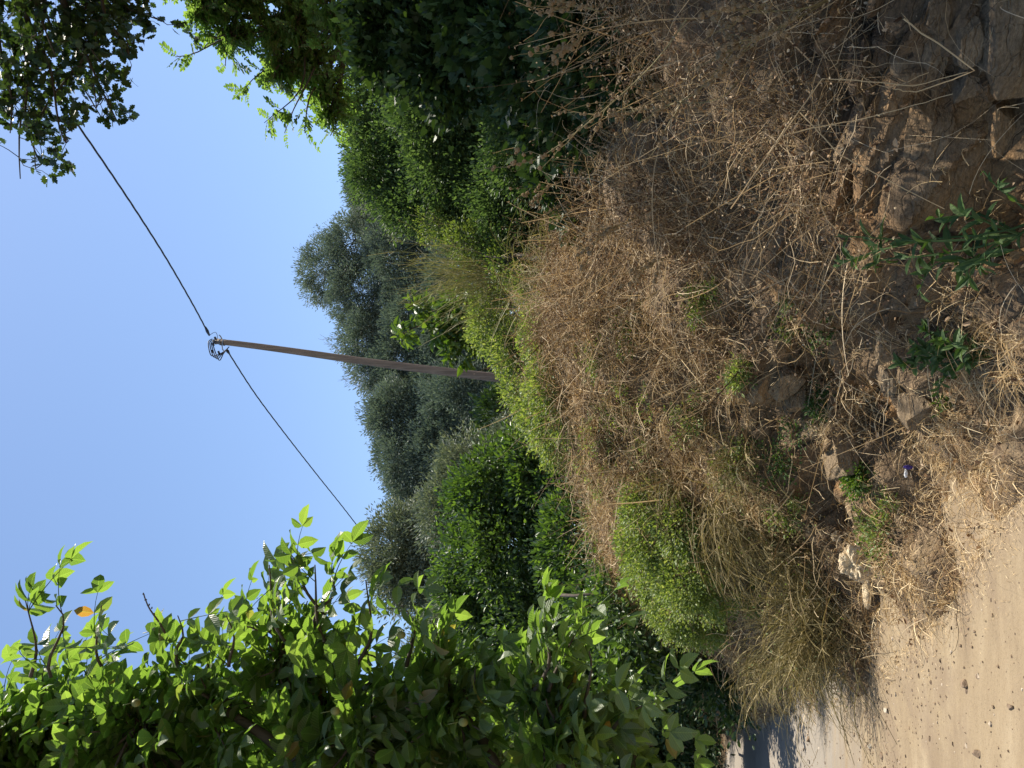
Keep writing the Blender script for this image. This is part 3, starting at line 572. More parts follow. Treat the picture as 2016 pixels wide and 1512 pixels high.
def compound_tree(name, label, cat, blobs, base, mat, leaf, nsh, per, Lr, npair, Ll, Wl, shoots=(), trunk_r=.12, bark='bark', tuft=.25, shell=.3):
    root = empty(name, base, label, cat); mb = MB(); rb = MB(); tb = MB()
    base = np.asarray(base, float)
    vol = np.array([r[0] * r[1] * r[2] for c, r in blobs]) ** .7; vol /= vol.sum()
    cen = np.mean([c for c, r in blobs], 0); low = base + (cen - base) * .5
    limb(tb, base - np.array((0, 0, .2)), low, trunk_r, trunk_r * .7, .04, 8, 8)
    forks = []
    for c, r in blobs:
        pts = limb(tb, low, c, trunk_r * .45, trunk_r * .15, .06, 7, 6); forks += [pts[3], c]
    forks = np.array(forks)
    ends = []
    for _ in range(nsh):
        c, r = blobs[RNG.choice(len(blobs), p=vol)]; d = sph(1)[0]; p = c + d * r * (shell + (1 - shell) * RNG.random() ** .6)
        f = forks[np.argmin(np.linalg.norm(forks - p, axis=1))]; ends.append((f, p, per))
    for a, b_, k in shoots: ends.append((np.asarray(a), np.asarray(b_), k))
    for f, p, k in ends:
        pts = limb(tb, f, p, .008 + trunk_r * .03, .0035, .06, 7, 4)
        ax = unit(pts[-1] - pts[-3])
        L_ = np.linalg.norm(p - f)
        for j in range(k):
            back = min(.97, tuft * RNG.random() / max(L_, .1)); i_ = (1 - back) * 6; i0 = int(min(i_, 5)); q = pts[i0] + (pts[i0 + 1] - pts[i0]) * (i_ - i0)
            d = unit(ax * .7 + sph(1)[0] * 1.0 + np.array((0, 0, .15)))
            pinnate(mb, rb, q, d, Lr * RNG.uniform(.75, 1.2), npair, Ll * RNG.uniform(.8, 1.15), Wl, leaf)
    mb.build('crown', M[mat], root); rb.build('leaf_stalks', M['stalk'] if mat != 'walnut' else M['weed'], root)
    tb.build('trunk', M[bark], root, smooth=True)
    return root

S = lambda *a: (P(*a[:3]), P(*a[3:6]), a[6])
compound_tree('locust_tree', 'locust tree with light green feathery leaves rising above the hedge at upper right', 'locust tree',
    [pb(1450, 560, 6.6, 110, 80), pb(1520, 480, 6.4, 110, 90), pb(1390, 620, 6.8, 80, 60), pb(1480, 660, 6.2, 100, 60), pb(1330, 640, 7, 60, 50), pb(1290, 650, 7.1, 60, 40), pb(1440, 600, 6.6, 90, 60), pb(1440, 450, 6.5, 70, 50), pb(1500, 400, 6.4, 70, 50), pb(1380, 560, 6.6, 60, 50), pb(1560, 360, 6.2, 70, 60)],
    base_at(4.2, 6.6), 'locust', T_OV, 400, 5, .17, 7, .04, .55, trunk_r=.1,
    shoots=[S(1450, 500, 6.4, 1400, 345, 6.3, 6), S(1460, 480, 6.4, 1415, 400, 6.3, 6), S(1400, 600, 6.5, 1270, 520, 6.4, 8), S(1400, 560, 6.5, 1330, 480, 6.4, 7), S(1380, 620, 6.5, 1250, 560, 6.5, 8), S(1390, 560, 6.5, 1350, 520, 6.3, 7), S(1450, 470, 6.4, 1480, 380, 6.4, 7), S(1340, 620, 6.5, 1250, 600, 6.5, 7)])

# oak, top right corner, overhanging
def oak():
    bx = 4.6, 2.4
    base = np.array(base_at(*bx)); root = empty('oak_tree', base, 'oak branches with dark lobed leaves hanging into the upper right corner', 'oak tree')
    tb = MB(); lb = MB()
    top = np.array((4.0, 3.6, 5.4)); limb(tb, base - (0, 0, .2), top, .2, .12, .04, 9, 9)
    mains = [(P(1560, 60, 5.2), P(1330, 60, 5.2)), (P(1560, 120, 5.4), P(1300, 190, 5.3)), (P(1600, 160, 5), P(1380, 205, 5)), (P(1600, -60, 5.5), P(1390, -10, 5.5)),
             (P(1580, 30, 4.8), P(1400, 110, 4.8)), (P(1600, 200, 5.2), P(1180, 70, 5.4)), (P(1600, 60, 5.6), P(1280, 200, 5.6)), (P(1500, 90, 5.2), P(1190, 80, 5.3)), (P(1480, 40, 5.2), P(1160, 40, 5.3)), (P(1450, 150, 5.1), P(1265, 235, 5.1)), (P(1450, 60, 5.1), P(1230, 130, 5.1)), (P(1520, 200, 5), P(1400, 255, 5)), (P(1500, 0, 5), P(1250, 20, 5)), (P(1620, -100, 5), P(1700, 300, 4.4)), (P(1700, 0, 4.6), P(1800, 400, 4)), (P(1560, 180, 5.4), P(1490, 260, 5.4)), (P(1540, 120, 5.5), P(1470, 320, 5.5))]
    for a, b_ in mains:
        limb(tb, top, a, .05, .022, .05)
        pts = limb(tb, a, b_, .014, .004, .06, 9, 5)
        for j in range(15):
            s_ = pts[RNG.integers(1, 9)]; e = s_ + sph(1)[0] * np.array((.26, .26, .2)) * RNG.uniform(.5, 1.3); p2 = limb(tb, s_, e, .004, .0018, .1, 5, 3)
            n = 12; q_ = p2[RNG.integers(2, 5, n)] + sph(n) * .035
            ln = RNG.uniform(.05, .088, n); lb.inst(T_OAK, q_, unit(unit(e - s_) + sph(n) * .9), sph(n) * .9 + np.array((0, 0, .5)), ln, ln * .8)
    for _ in range(760):                                      # the part of the crown above and to the right of the view, which shades the rock
        c = np.array((RNG.uniform(1.2, 5.2), RNG.uniform(-.8, 5.6), RNG.uniform(4.4, 7.2)))
        if c[0] < .5 * max(c[1], .6) + .75 and not (c[0] > .25 * c[1] + 1.2 and c[2] - 1.6 > 1.12 * c[1]): continue
        limb(tb, top, c, .014, .005, .06, 6, 4); n = 80; ln = RNG.uniform(.06, .1, n)
        lb.inst(T_OAK, c + sph(n) * .34 * RNG.random((n, 1)) ** .4, sph(n) + np.array((-.2, 0, -.1)), sph(n) * .7 + np.array((0, 0, .6)), ln, ln * .8)
    lb.build('crown', M['oak'], root); tb.build('trunk', M['bark'], root, smooth=True)
oak()

# walnut tree, left of the upright picture
wal = compound_tree('walnut_tree', 'walnut tree with big light green leaves filling the left of the view beside the road', 'walnut tree',
    [pb(130, 420, 4.2, 150, 150), pb(220, 560, 4.3, 140, 130), pb(60, 700, 4.0, 170, 150), pb(60, 150, 4.3, 190, 170), pb(30, 0, 4.1, 150, 130), pb(90, 280, 4.1, 130, 110), pb(180, 740, 4.4, 110, 90), pb(120, 900, 4.1, 150, 120), pb(170, 1040, 4.3, 110, 80), pb(50, 1100, 3.9, 130, 120), pb(60, 1240, 4.2, 60, 60), pb(-150, 600, 4, 220, 500), pb(-150, 1100, 4, 180, 200), pb(-100, 100, 4, 200, 250), pb(0, 600, 5.4, 200, 500)],
    (-4.6, 4.4, 0), 'walnut', T_WAL, 440, 5, .27, 3, .115, .55, trunk_r=.15, tuft=.4,
    shoots=[S(250, 640, 4.0, 400, 620, 3.9, 4), S(300, 640, 4.0, 440, 560, 3.9, 5), S(260, 620, 4.0, 370, 655, 3.8, 4), S(200, 450, 4.0, 300, 445, 3.9, 4), S(200, 350, 4.0, 300, 350, 3.8, 4), S(200, 200, 4, 320, 200, 3.9, 3),
            S(180, 100, 3.8, 320, 110, 3.7, 4), S(180, 60, 3.8, 330, 50, 3.7, 4), S(150, 1050, 3.9, 290, 1075, 3.7, 5), S(150, 1080, 3.9, 260, 1130, 3.7, 4), S(100, 1150, 3.9, 230, 1160, 3.7, 4), S(60, 1200, 3.9, 130, 1290, 3.8, 3), S(200, 800, 4.1, 320, 790, 4, 4), S(200, 850, 4.1, 290, 850, 4, 4), S(200, 700, 4.1, 370, 720, 3.9, 4), S(250, 560, 4, 400, 530, 3.9, 3)])
def ico(r=1.0, sub=2):
    t = (1 + 5 ** .5) / 2
    V = [(-1, t, 0), (1, t, 0), (-1, -t, 0), (1, -t, 0), (0, -1, t), (0, 1, t), (0, -1, -t), (0, 1, -t), (t, 0, -1), (t, 0, 1), (-t, 0, -1), (-t, 0, 1)]
    V = [np.array(v) / np.linalg.norm(v) for v in V]
    F = [(0, 11, 5), (0, 5, 1), (0, 1, 7), (0, 7, 10), (0, 10, 11), (1, 5, 9), (5, 11, 4), (11, 10, 2), (10, 7, 6), (7, 1, 8), (3, 9, 4), (3, 4, 2), (3, 2, 6), (3, 6, 8), (3, 8, 9), (4, 9, 5), (2, 4, 11), (6, 2, 10), (8, 6, 7), (9, 8, 1)]
    for _ in range(sub):
        c = {}; F2 = []
        def mid(a, b):
            k = (min(a, b), max(a, b))
            if k not in c: v = V[a] + V[b]; V.append(v / np.linalg.norm(v)); c[k] = len(V) - 1
            return c[k]
        for a, b, d in F:
            x, y, z = mid(a, b), mid(b, d), mid(d, a); F2 += [(a, x, z), (b, y, x), (d, z, y), (x, y, z)]
        F = F2
    return np.array(V) * r, F
ICO = {k: ico(1, k) for k in (0, 1, 2, 3, 4)}
for (u, v, d) in ((270, 306, 3.75), (258, 316, 3.8), (128, 268, 3.6), (90, 912, 3.6), (262, 790, 3.8), (112, 660, 3.6)):
    mb = MB(); V, F = ICO[2]; V = V * np.array((.02, .02, .023)) + P(u, v, d); mb.poly(V, F)
    mb.tube([P(u, v, d) + (0, 0, .02), P(u, v, d) + (-.02, .01, .08)], .002, 4); mb.build('walnut_fruit', M['nut'], wal, smooth=True)
mb = MB(); limb(mb, P(265, 325, 3.75), P(345, 282, 3.7), .006, .003, .03, 9, 6)
for k in range(9):
    q = P(265 + 80 * (k + .5) / 9, 325 - 43 * (k + .5) / 9, 3.73); mb.tube([q, q + sph(1)[0] * .012], (.004, .003), 4)
mb.build('spur_twig', M['twig'], wal)

# ------------------------------------------------------------------ utility pole and cables
PD = 16.0
ptop = P(840, 424, PD); pbase = P(762, 1020, PD)
gz = ground_z(pbase[0], pbase[1]); axis = unit(ptop - pbase); pfoot = pbase + axis * ((gz - .3 - pbase[2]) / axis[2])
pole = empty('utility_pole', pfoot, 'weathered leaning wooden pole carrying the power cable', 'utility pole')
mb = MB(); t = np.linspace(0, 1, 24)[:, None]; mb.tube(pfoot + (ptop - pfoot) * t + .012 * np.sin(t * 9) * np.array((1, .5, 0)), np.linspace(.103, .064, 24), 18)
mb.build('shaft', M['pole'], pole, smooth=True)
mb = MB(); mb.tube([ptop - axis * .02, ptop + axis * .03, ptop + axis * .06], (.071, .06, .02), 12); mb.build('pole_cap', M['metal'], pole)
mb = MB()
for k in (.12, .2): mb.tube([ptop - axis * k, ptop - axis * (k + .03)], .075, 14)
mb.build('band', M['metal'], pole)
mb = MB(); cr_ = ptop - axis * .16 + np.array((.09, 0, 0)); cl_ = ptop - axis * .16 + np.array((-.09, 0, 0))
mb.tube([cr_ - (.02, 0, 0), cr_ + (.05, -.02, .03), cr_ + (.07, -.02, .06)], .012, 6); mb.build('bracket', M['metal'], pole); mb = MB(); mb.tube([cl_ + (.02, 0, 0), cl_ - (.06, 0, .01), cl_ - (.1, 0, .04)], .012, 6)
mb.build('bracket', M['metal'], pole)
def bundle(mb, pts, r=.0095, off=.007, pitch=1.0, strands=3, sides=6):
    pts = np.asarray(pts); seg = np.linalg.norm(np.diff(pts, axis=0), axis=1); s = np.concatenate(([0], np.cumsum(seg)))
    n = max(8, int(s[-1] / .06)); ss = np.linspace(0, s[-1], n)
    q = np.stack([np.interp(ss, s, pts[:, k]) for k in range(3)], 1)
    t = unit(np.gradient(q, axis=0)); a = unit(np.cross(t, np.array((0, 0, 1.0)))); b = np.cross(t, a)
    for k in range(strands):
        ph = ss * 2 * math.pi / pitch + k * 2 * math.pi / strands
        mb.tube(q + off * (np.cos(ph)[:, None] * a + np.sin(ph)[:, None] * b), r, sides)
def curve(a, b, sag, n=60):
    t = np.linspace(0, 1, n)[:, None]; p = a + (b - a) * t; p[:, 2] -= (4 * sag * t * (1 - t))[:, 0]; return p
ra = P(852, 412, PD - .1); la = P(824, 446, PD)
mb = MB(); rb_ = P(1600, -30, 9.2) ; path = np.array([P(852, 412, PD - .1), P(912, 380, 14.6), P(1002, 328, 13.2), P(1092, 271, 12), P(1182, 211, 11), P(1262, 156, 10.3), P(1330, 108, 9.8), P(1450, 20, 9.1), P(1650, -135, 8.2), P(1900, -330, 7.2)])
ti = np.arange(len(path)); tf = np.linspace(0, len(path) - 1, 120)
def smooth_path(path, n=120):
    A3 = path[:, None, :]; return cr(A3, np.linspace(0, len(path) - 1, n))[:, 0]
bundle(mb, smooth_path(path)); mb.tube(curve(path[0], path[1], .01, 8)[:3], (.02, .035, .02), 8)
tag(mb.build('power_cable', M['cable']), 'twisted black cable rising from the pole to the oak in the upper right corner', 'cable', None)
mb = MB(); path2 = np.array([la, P(740, 500, 17.5), P(662, 558, 19), P(580, 622, 21), P(502, 684, 23), P(430, 738, 25), P(360, 784, 27), P(200, 880, 31), P(0, 960, 38)])
bundle(mb, smooth_path(path2)); mb.tube(path2[0] + (path2[1] - path2[0]) * np.array([[0], [.04], [.09]]), (.02, .036, .02), 8)
tag(mb.build('power_cable', M['cable']), 'black cable sloping from the pole down to the olive tree on the left', 'cable', None)
# jumper loops hanging at the pole top
mb = MB()
for k in range(4):
    a = P(845 - 2 * k, 418 + 2 * k, PD - .15); b_ = la + np.array((.02 * k, 0, -.02 * k)); mid = P(812 - 3 * k, 416 + 5 * k, PD - .2 - .03 * k)
    pts = cr(np.array([a, P(838 - k, 410 + 3 * k, PD - .2), mid, P(816, 434 + 2 * k, PD - .15), b_])[:, None, :], np.linspace(0, 4, 24))[:, 0]
    mb.tube(pts, .011, 6)
pts = cr(np.array([ra, P(858, 424, PD - .15), P(848, 428, PD - .2), P(838, 424, PD - .18)])[:, None, :], np.linspace(0, 3, 16))[:, 0]; mb.tube(pts, .006, 5)
for (u, v) in ((820, 418), (818, 431), (834, 420), (846, 424)):
    q = P(u, v, PD - .2); mb.tube([q - (.03, 0, .01), q + (.03, 0, .015)], .024, 8)
mb.build('jumper_cable', M['cable'], pole)

# ------------------------------------------------------------------ broom with feathery stems on the crest
def spray(name, label, cat, rootp, dirs, n, L, wid, mat, droop=.5, spread=.5, group=None, k=9, fork=2, buds=0, rspread=.05, leafn=0):
    rt = empty(name, rootp, label, cat, group); mb = MB(); rootp = np.asarray(rootp, float)
    main = np.asarray(dirs, float); d = unit(main[RNG.integers(0, len(main), n)] + RNG.normal(size=(n, 3)) * spread)
    ln = L * RNG.uniform(.45, 1.1, n); t = np.linspace(0, 1, k)[None, :, None]
    base = rootp + RNG.normal(size=(n, 3)) * rspread
    curl = RNG.normal(size=(n, 1, 3)) * .18
    pts = base[:, None] + (d[:, None] * t + curl * t * t * .6) * ln[:, None, None]
    pts[..., 2] -= (droop * ln[:, None] * (t[..., 0] ** 2))
    pts += RNG.normal(size=pts.shape) * .012 * ln[:, None, None] * t
    mb.strands(pts, wid * RNG.uniform(.6, 1.3, n))
    for f in range(fork):                                     # side twigs
        i = RNG.integers(0, n, n * 2); j = RNG.integers(k // 3, k - 1, n * 2); s0 = pts[i, j]; dd = unit(unit(pts[i, j + 1] - s0) + sph(n * 2) * .55)
        l2 = ln[i] * RNG.uniform(.12, .3, n * 2); tt = np.linspace(0, 1, 4)[None, :, None]
        p2 = s0[:, None] + dd[:, None] * tt * l2[:, None, None]; p2[..., 2] -= droop * .6 * l2[:, None] * tt[..., 0] ** 2
        mb.strands(p2, wid * .6 * RNG.uniform(.6, 1.2, n * 2))
    if buds:
        i = RNG.integers(0, n, buds); j = RNG.integers(k // 3, k, buds); q = pts[i, j] + RNG.normal(size=(buds, 3)) * .008
        mb.inst(T_OV, q, sph(buds), sph(buds), .014, .008)
    mb.build('stems', M[mat], rt)
    if leafn:
        lb = MB(); i = RNG.integers(0, n, leafn); j = RNG.integers(2, k, leafn); q = pts[i, j] + RNG.normal(size=(leafn, 3)) * .03; lb.inst(T_OV, q, sph(leafn), sph(leafn) + (0, 0, .5), .02, .011); lb.build('leaves', M['bright'], rt)
    return rt
spray('broom_shrub', 'feathery pale broom standing up from the crest between the pole and the hedge', 'broom', P(975, 1010, 8.2), [(0, 0, 1), (-.25, 0, 1), (.22, 0, .9)], 260, 1.15, .006, 'broom', .05, .2, buds=1600, rspread=.13, fork=2)
spray('broom_shrub', 'low pale broom tangle on the crest under the yellow-green bush', 'broom', P(960, 1090, 7.2), [(-.6, 0, .5), (.5, -.3, .5), (-.2, -.6, .4)], 260, .7, .005, 'broom', .4, .45, buds=300, rspread=.2)

# wiry dry clumps hanging down the lower left bank
clumps = [(520, 1470, .55, 260, 'wiry dry clump hanging under the light green bush', [(-.9, -.3, .5), (-.8, -.3, .1), (-.9, -.4, -.3)]), (470, 1430, .5, 220, 'dry clump fanning out left from under the light green bush', [(-.9, -.4, .3), (-.7, -.5, -.2)]),
          (285, 1665, .95, 230, 'tall olive-tan clump of arching stems at the road edge', [(-.55, -.1, .9), (-.25, -.1, 1)]), (335, 1640, .8, 170, 'dry clump directly behind the crumpled bag', [(-.2, -.2, 1), (-.6, -.2, .8)]),
          (250, 1640, .55, 210, 'dry clump leaning out over the road at the bend', [(-.8, -.2, .7), (-.5, 0, .9)]), (215, 1540, .5, 190, 'farthest dry clump leaning over the shaded road', [(-.8, -.2, .6), (-.6, 0, .9)]),
          (430, 1590, .5, 200, 'sparse dry clump above the crumpled bag', [(-.6, -.5, .5), (.2, -.5, .8), (-.8, -.2, .2)]), (600, 1480, .4, 160, 'sparse dry clump beside the pale rocks', [(-.7, -.4, .4), (0, -.5, .8)]), (560, 1350, .45, 180, 'dry clump on the slope right of the light green bush', [(-.5, -.5, .6), (.3, -.4, .8)])]
for u, v, L, n, lab, dirs in clumps:
    p, nn = hit(u, v); n0 = np.array((-.6, -.75, .1))
    spray('dry_clump', lab, 'dry shrub', p + np.array((0, 0, .08)), dirs, n, L, .0058, 'wire', .42, .32, group='wiry dry clumps on the lower bank', buds=120, rspread=.1, leafn=60)

# ------------------------------------------------------------------ dry cover of the bank (nobody could count it)
cu = (fc - np.array((0, 0, CAMZ))); _f = cu @ np.array(Fv); FU = 756 + FPX * cu[:, 0] / np.maximum(_f, .1); FV = 1008 - FPX * (cu @ np.array(Uv)) / np.maximum(_f, .1)
def el(u, v, a, b_): return np.exp(-(((FU - u) / a) ** 2 + ((FV - v) / b_) ** 2) ** 2)
BARE = 1 - .9 * np.clip(el(770, 1540, 110, 90) + el(600, 1620, 90, 70) + el(740, 1800, 110, 60) + el(850, 1660, 70, 50) + el(660, 1480, 70, 50) + el(540, 1640, 60, 60) + el(1330, 1900, 190, 210) + el(640, 1730, 60, 40), 0, 1)
PALE = np.clip(el(500, 1850, 190, 110) + el(760, 1900, 150, 90) + el(560, 1260, 90, 90) + el(600, 1370, 70, 110) + el(520, 1500, 40, 60) + el(690, 1640, 60, 50) + el(600, 1900, 150, 80) + el(450, 1800, 100, 60), 0, 1)
def nzf(p, s, sc): return fbm(p * sc, 3, s) + .5
w_main = lambda c, r, p: ((c > 2.2) & (c < 13)) * np.clip((r - .1) / .3, .0, 1) * np.clip((6.6 - r), 0, 1) * (.1 + np.clip(nzf(p, 71, 1.9) * 3.2 - 1.25, 0, 1)) * np.where((c < 5.0) & (r < 2.2), .4, 1) * BARE
w_low = lambda c, r, p: ((c > 2.2) & (c < 13)) * (r > -.1) * np.clip((2.6 - r), .05, 1) * np.where((c < 5.2), .5, 1) * BARE
w_pale = lambda c, r, p: (c > 2) * PALE * (FA < .05)
w_up = lambda c, r, p: np.where(c > 5.6, .45, 1) * BARE * (.15 + np.clip(nzf(p, 77, 2.2) * 2.4 - .9, 0, 1)) * ((c > 2.5) & (c < 8.6)) * np.clip((r - 1.4), 0, 1) * np.clip((5.6 - r), 0, 1)

def tufts(npts, per, L, wid, wf, down=.5, up=.8, sp=.6, k=5, rs=.03, mat=None, mb=None, droop=.5):
    p, nn, _ = scatter(npts, wf); idx = np.repeat(np.arange(npts), per); n = len(idx)
    hz = nn[idx].copy(); hz[:, 2] = 0; hz = unit(hz + 1e-6)
    d0 = unit(nn[idx] * .5 + np.array((0, 0, up)) + hz * down + (RNG.normal(size=(npts, 3)) * .5)[idx] + RNG.normal(size=(n, 3)) * sp)
    ln = L * RNG.uniform(.4, 1.2, n) * (RNG.uniform(.6, 1.3, npts))[idx]; t = np.linspace(0, 1, k)[None, :, None]
    pts = (p[idx] + RNG.normal(size=(n, 3)) * rs)[:, None] + (d0[:, None] * t + RNG.normal(size=(n, 1, 3)) * .25 * t * t) * ln[:, None, None]
    pts[..., 2] -= droop * ln[:, None] * t[..., 0] ** 2
    mb = mb or MB(); mb.strands(pts, wid * RNG.uniform(.5, 1.4, n)); return mb
mb = tufts(3400, 14, .19, .0042, w_main); mb = tufts(2400, 14, .21, .0046, lambda c, r, p: w_main(c, r, p) * (c > 5.3) * (c < 10.5), mb=mb, droop=.7); mb = tufts(1500, 14, .15, .0035, w_low, mb=mb)
mb = tufts(4200, 16, .11, .004, w_pale, mb=mb, up=.3, sp=.9)
p, nn, _ = scatter(26000, w_pale); n = len(p); mb.inst(T_RH, p + nn * RNG.uniform(0, .025, (n, 1)), unit(sph(n) - nn * .1), nn + RNG.normal(size=(n, 3)) * .5, RNG.uniform(.015, .06, n), RNG.uniform(.0012, .0035, n))
# straw on the road edge
t = RNG.random(5000) ; ci = RNG.uniform(5.5, 11.3, 5000); foot = cr(G[:, :1], ci)[:, 0]; foot[:, :2] += np.array((-.86, -.5)) * (RNG.exponential(.07, 5000) - .12)[:, None]; foot[:, 2] = road_z(foot) + .005
n = len(foot); ln = RNG.uniform(.01, .045, n); mb.inst(T_RH, foot + np.array((0, 0, .003)), unit(RNG.normal(size=(n, 3)) * (1, 1, .25)), RNG.normal(size=(n, 3)) * .3 + np.array((0, 0, 1)), ln, RNG.uniform(.0008, .0028, n))
tag(mb.build('dry_grass', M['straw']), 'dry straw-coloured grass covering the bank', 'grass', kind='stuff')
mb = tufts(1700, 14, .28, .004, lambda c, r, p: w_main(c, r, p) * np.where(c > 5.6, .45, 1), up=.3, sp=.9, k=7, rs=.08, droop=.45)
# long tangled stems that hug the slope
def tangle(n, L, wid, wf, lift, mb, k=10, turn=.24):
    p, nn, _ = scatter(n, wf); d = unit(sph(n) + nn * .25); q = [p + nn * lift * RNG.random((n, 1))]
    st = (L * RNG.uniform(.4, 1.3, n) / (k - 1))[:, None]
    for _ in range(k - 1):
        d = unit(d + RNG.normal(size=(n, 3)) * turn - nn * (np.sum(d * nn, 1, keepdims=True) * .35)); q.append(q[-1] + d * st)
    mb.strands(np.stack(q, 1), wid * RNG.uniform(.5, 1.5, n)); return mb
mb = tangle(9000, .5, .0042, w_up, .16, mb); mb = tangle(5000, .45, .004, w_main, .1, mb)
p, nn, _ = scatter(1500, w_up); n = len(p); t = np.linspace(0, 1, 8)[None, :, None]; ln = RNG.uniform(.25, .75, n)
dd = unit(np.array((-.35, -.35, .55)) + RNG.normal(size=(n, 3)) * .55); pts = p[:, None] + (dd[:, None] * t + RNG.normal(size=(n, 1, 3)) * .12 * t * t) * ln[:, None, None]; mb.strands(pts, .0062 * RNG.uniform(.6, 1.4, n))
i = RNG.integers(0, n, 9000); j = RNG.integers(3, 8, 9000); mb.inst(T_CURL, pts[i, j] + RNG.normal(size=(9000, 3)) * .012, sph(9000), sph(9000), RNG.uniform(.008, .02, 9000), .008)
tag(mb.build('dry_stems', M['dry']), 'tangled brown dead stems matted over the bank', 'dead stems', kind='stuff')
# litter of dead leaves and straw
mb = MB(); p, nn, _ = scatter(30000, lambda c, r, p_: w_main(c, r, p_) + .6 * w_low(c, r, p_))
n = len(p); ln = RNG.uniform(.012, .04, n); mb.inst(T_CURL, p + nn * RNG.uniform(.0, .05, (n, 1)), unit(sph(n) + nn * .1), nn + RNG.normal(size=(n, 3)) * .5, ln, ln * RNG.uniform(.3, .8, n))
p, nn, _ = scatter(26000, lambda c, r, p_: w_up(c, r, p_)); n = len(p); ln = RNG.uniform(.008, .02, n)
mb.inst(T_CURL, p + nn * RNG.uniform(.03, .28, (n, 1)), sph(n), sph(n), ln, ln * .7)
tag(mb.build('leaf_litter', M['litter']), 'dead leaves and broken straw littering the bank and the road edge', 'litter', kind='stuff')
# small green creepers growing through the dry grass: patches that one can point to
patches = [(930, 1400, 40, 25, 'yellowgreen', 'faint greenish weed in the brown mat above the centre of the bank'), (700, 1370, 50, 30, 'bright', 'green weed on the slope above the pale ledge rocks'), (610, 1450, 45, 28, 'yellowgreen', 'green sprigs between the ledge rocks and the light green bush'), (870, 1250, 45, 25, 'yellowgreen', 'green shoots in the dry growth below the pole bush'),
           (720, 1210, 50, 20, 'bright', 'light green weed just under the green bush at the foot of the pole'), (560, 1190, 45, 22, 'bright', 'green weed on the crest beside the dark glossy bush'), (880, 1560, 40, 18, 'yellowgreen', 'pale weed sprig right of the rock ledge'),
           (700, 1620, 30, 20, 'weed', 'small weed in the shade under the rock ledge'), (500, 1560, 40, 30, 'bright', 'green sprigs mixed into the dry clumps above the crumpled bag'), (330, 1480, 40, 30, 'yellowgreen', 'faded green sprigs below the light green bush'), (810, 1180, 50, 22, 'yellowgreen', 'yellowish creeper on the crest right of the pole foot'),
           (400, 1245, 40, 25, 'bright', 'small vivid green patch on the brown slope left of the light bush top'), (660, 1170, 60, 28, 'bright', 'green creeper on the slope just below the pole bush'),
           (670, 1270, 70, 22, 'bright', 'trailing green creeper halfway down the slope in the middle'), (620, 1540, 60, 40, 'weed', 'small-leaved green creeper over the pale rocks'),
           (860, 1630, 35, 22, 'weed', 'wispy green weed above the rock ledge'), (780, 1460, 25, 20, 'bright', 'small green sprig in the brown stems at the centre'),
           (480, 1740, 60, 28, 'yellowgreen', 'faded green weed at the road edge right of the crumpled bag'), (570, 1705, 20, 15, 'fig', 'tiny fresh green sprout in the rock hollow'), (640, 1240, 110, 22, 'yellowgreen', 'yellow-green weeds under the crest left of the pole')]
for u, v, ru, rv, mt, lab in patches:
    p, nn = hit(u, v); k = np.linalg.norm(p) / FPX
    shrub('green_weed', lab, 'weed', [(hit(u + dx_, v + dy_)[0] + nn * .05, np.array((ru * k * f_, ru * k * .6 * f_, (rv * k + .02) * f_))) for dx_, dy_, f_ in ((0, 0, .7), (ru * .8, rv * .5, .45), (-ru * .7, -rv * .6, .5), (ru * .2, -rv * 1.1, .4))], p, T_OV, mt, 70, 11, .06, .022, .5, trunk_r=.008, ntwig=25, group='small green weeds on the bank', shell=.2)

# broad-leaved weeds near the foot of the right bank
def weed(label, base, shoots, nl, Ll, Wl, mat='weed'):
    rt = empty('broadleaf_weed', base, label, 'weed'); lb = MB(); tb = MB()
    for tip in shoots:
        tip = np.asarray(tip, float); pts = limb(tb, base, tip, .005, .002, .05, 8, 5, sag=-.08)
        t = RNG.uniform(.25, 1, nl); i = np.clip((t * 7).astype(int), 0, 6); f = (t * 7 - i)[:, None]; q = pts[i] * (1 - f) + pts[i + 1] * f
        ax = unit(tip - base); ln = Ll * RNG.uniform(.6, 1.15, nl) * (1.15 - .5 * t)
        lb.inst(T_WAL, q, unit(sph(nl) + ax * .5 + np.array((0, -.2, .1))), sph(nl) * .5 + np.array((-.2, -.5, .8)), ln, ln * Wl)
    lb.build('leaves', M[mat], rt); tb.build('stem', M['weed'], rt)
def hp(u, v, off=.0): p, nn = hit(u, v); return p + nn * off + np.array((0, 0, off * .5))
weed('tall weed with long pointed green leaves at the foot of the shaded rock', hp(1050, 2010, .0), [hp(1080, 1740, .12), hp(1010, 1760, .13), hp(1060, 1850, .14), hp(985, 1850, .12), hp(1020, 1950, .12), hp(1100, 1900, .12), hp(1040, 1700, .12)], 14, .1, .28)
weed('bushy green weed with pointed leaves growing from the litter', hp(820, 1960, .0), [hp(870, 1850, .1), hp(820, 1840, .12), hp(780, 1890, .12), hp(850, 1900, .16), hp(890, 1930, .12), hp(800, 1950, .1), hp(900, 1880, .1), hp(830, 1880, .18)], 26, .075, .36)
weed('small fresh green sprout beside the split stone', hp(715, 1880, .0), [hp(725, 1850, .04), hp(700, 1860, .04), hp(740, 1870, .04)], 7, .045, .3, 'fig')
weed('green weed cut by the lower right corner', hp(1080, 2040, .0), [hp(1010, 1995, .1), hp(1140, 1990, .1), hp(1080, 1975, .12)], 9, .06, .3)

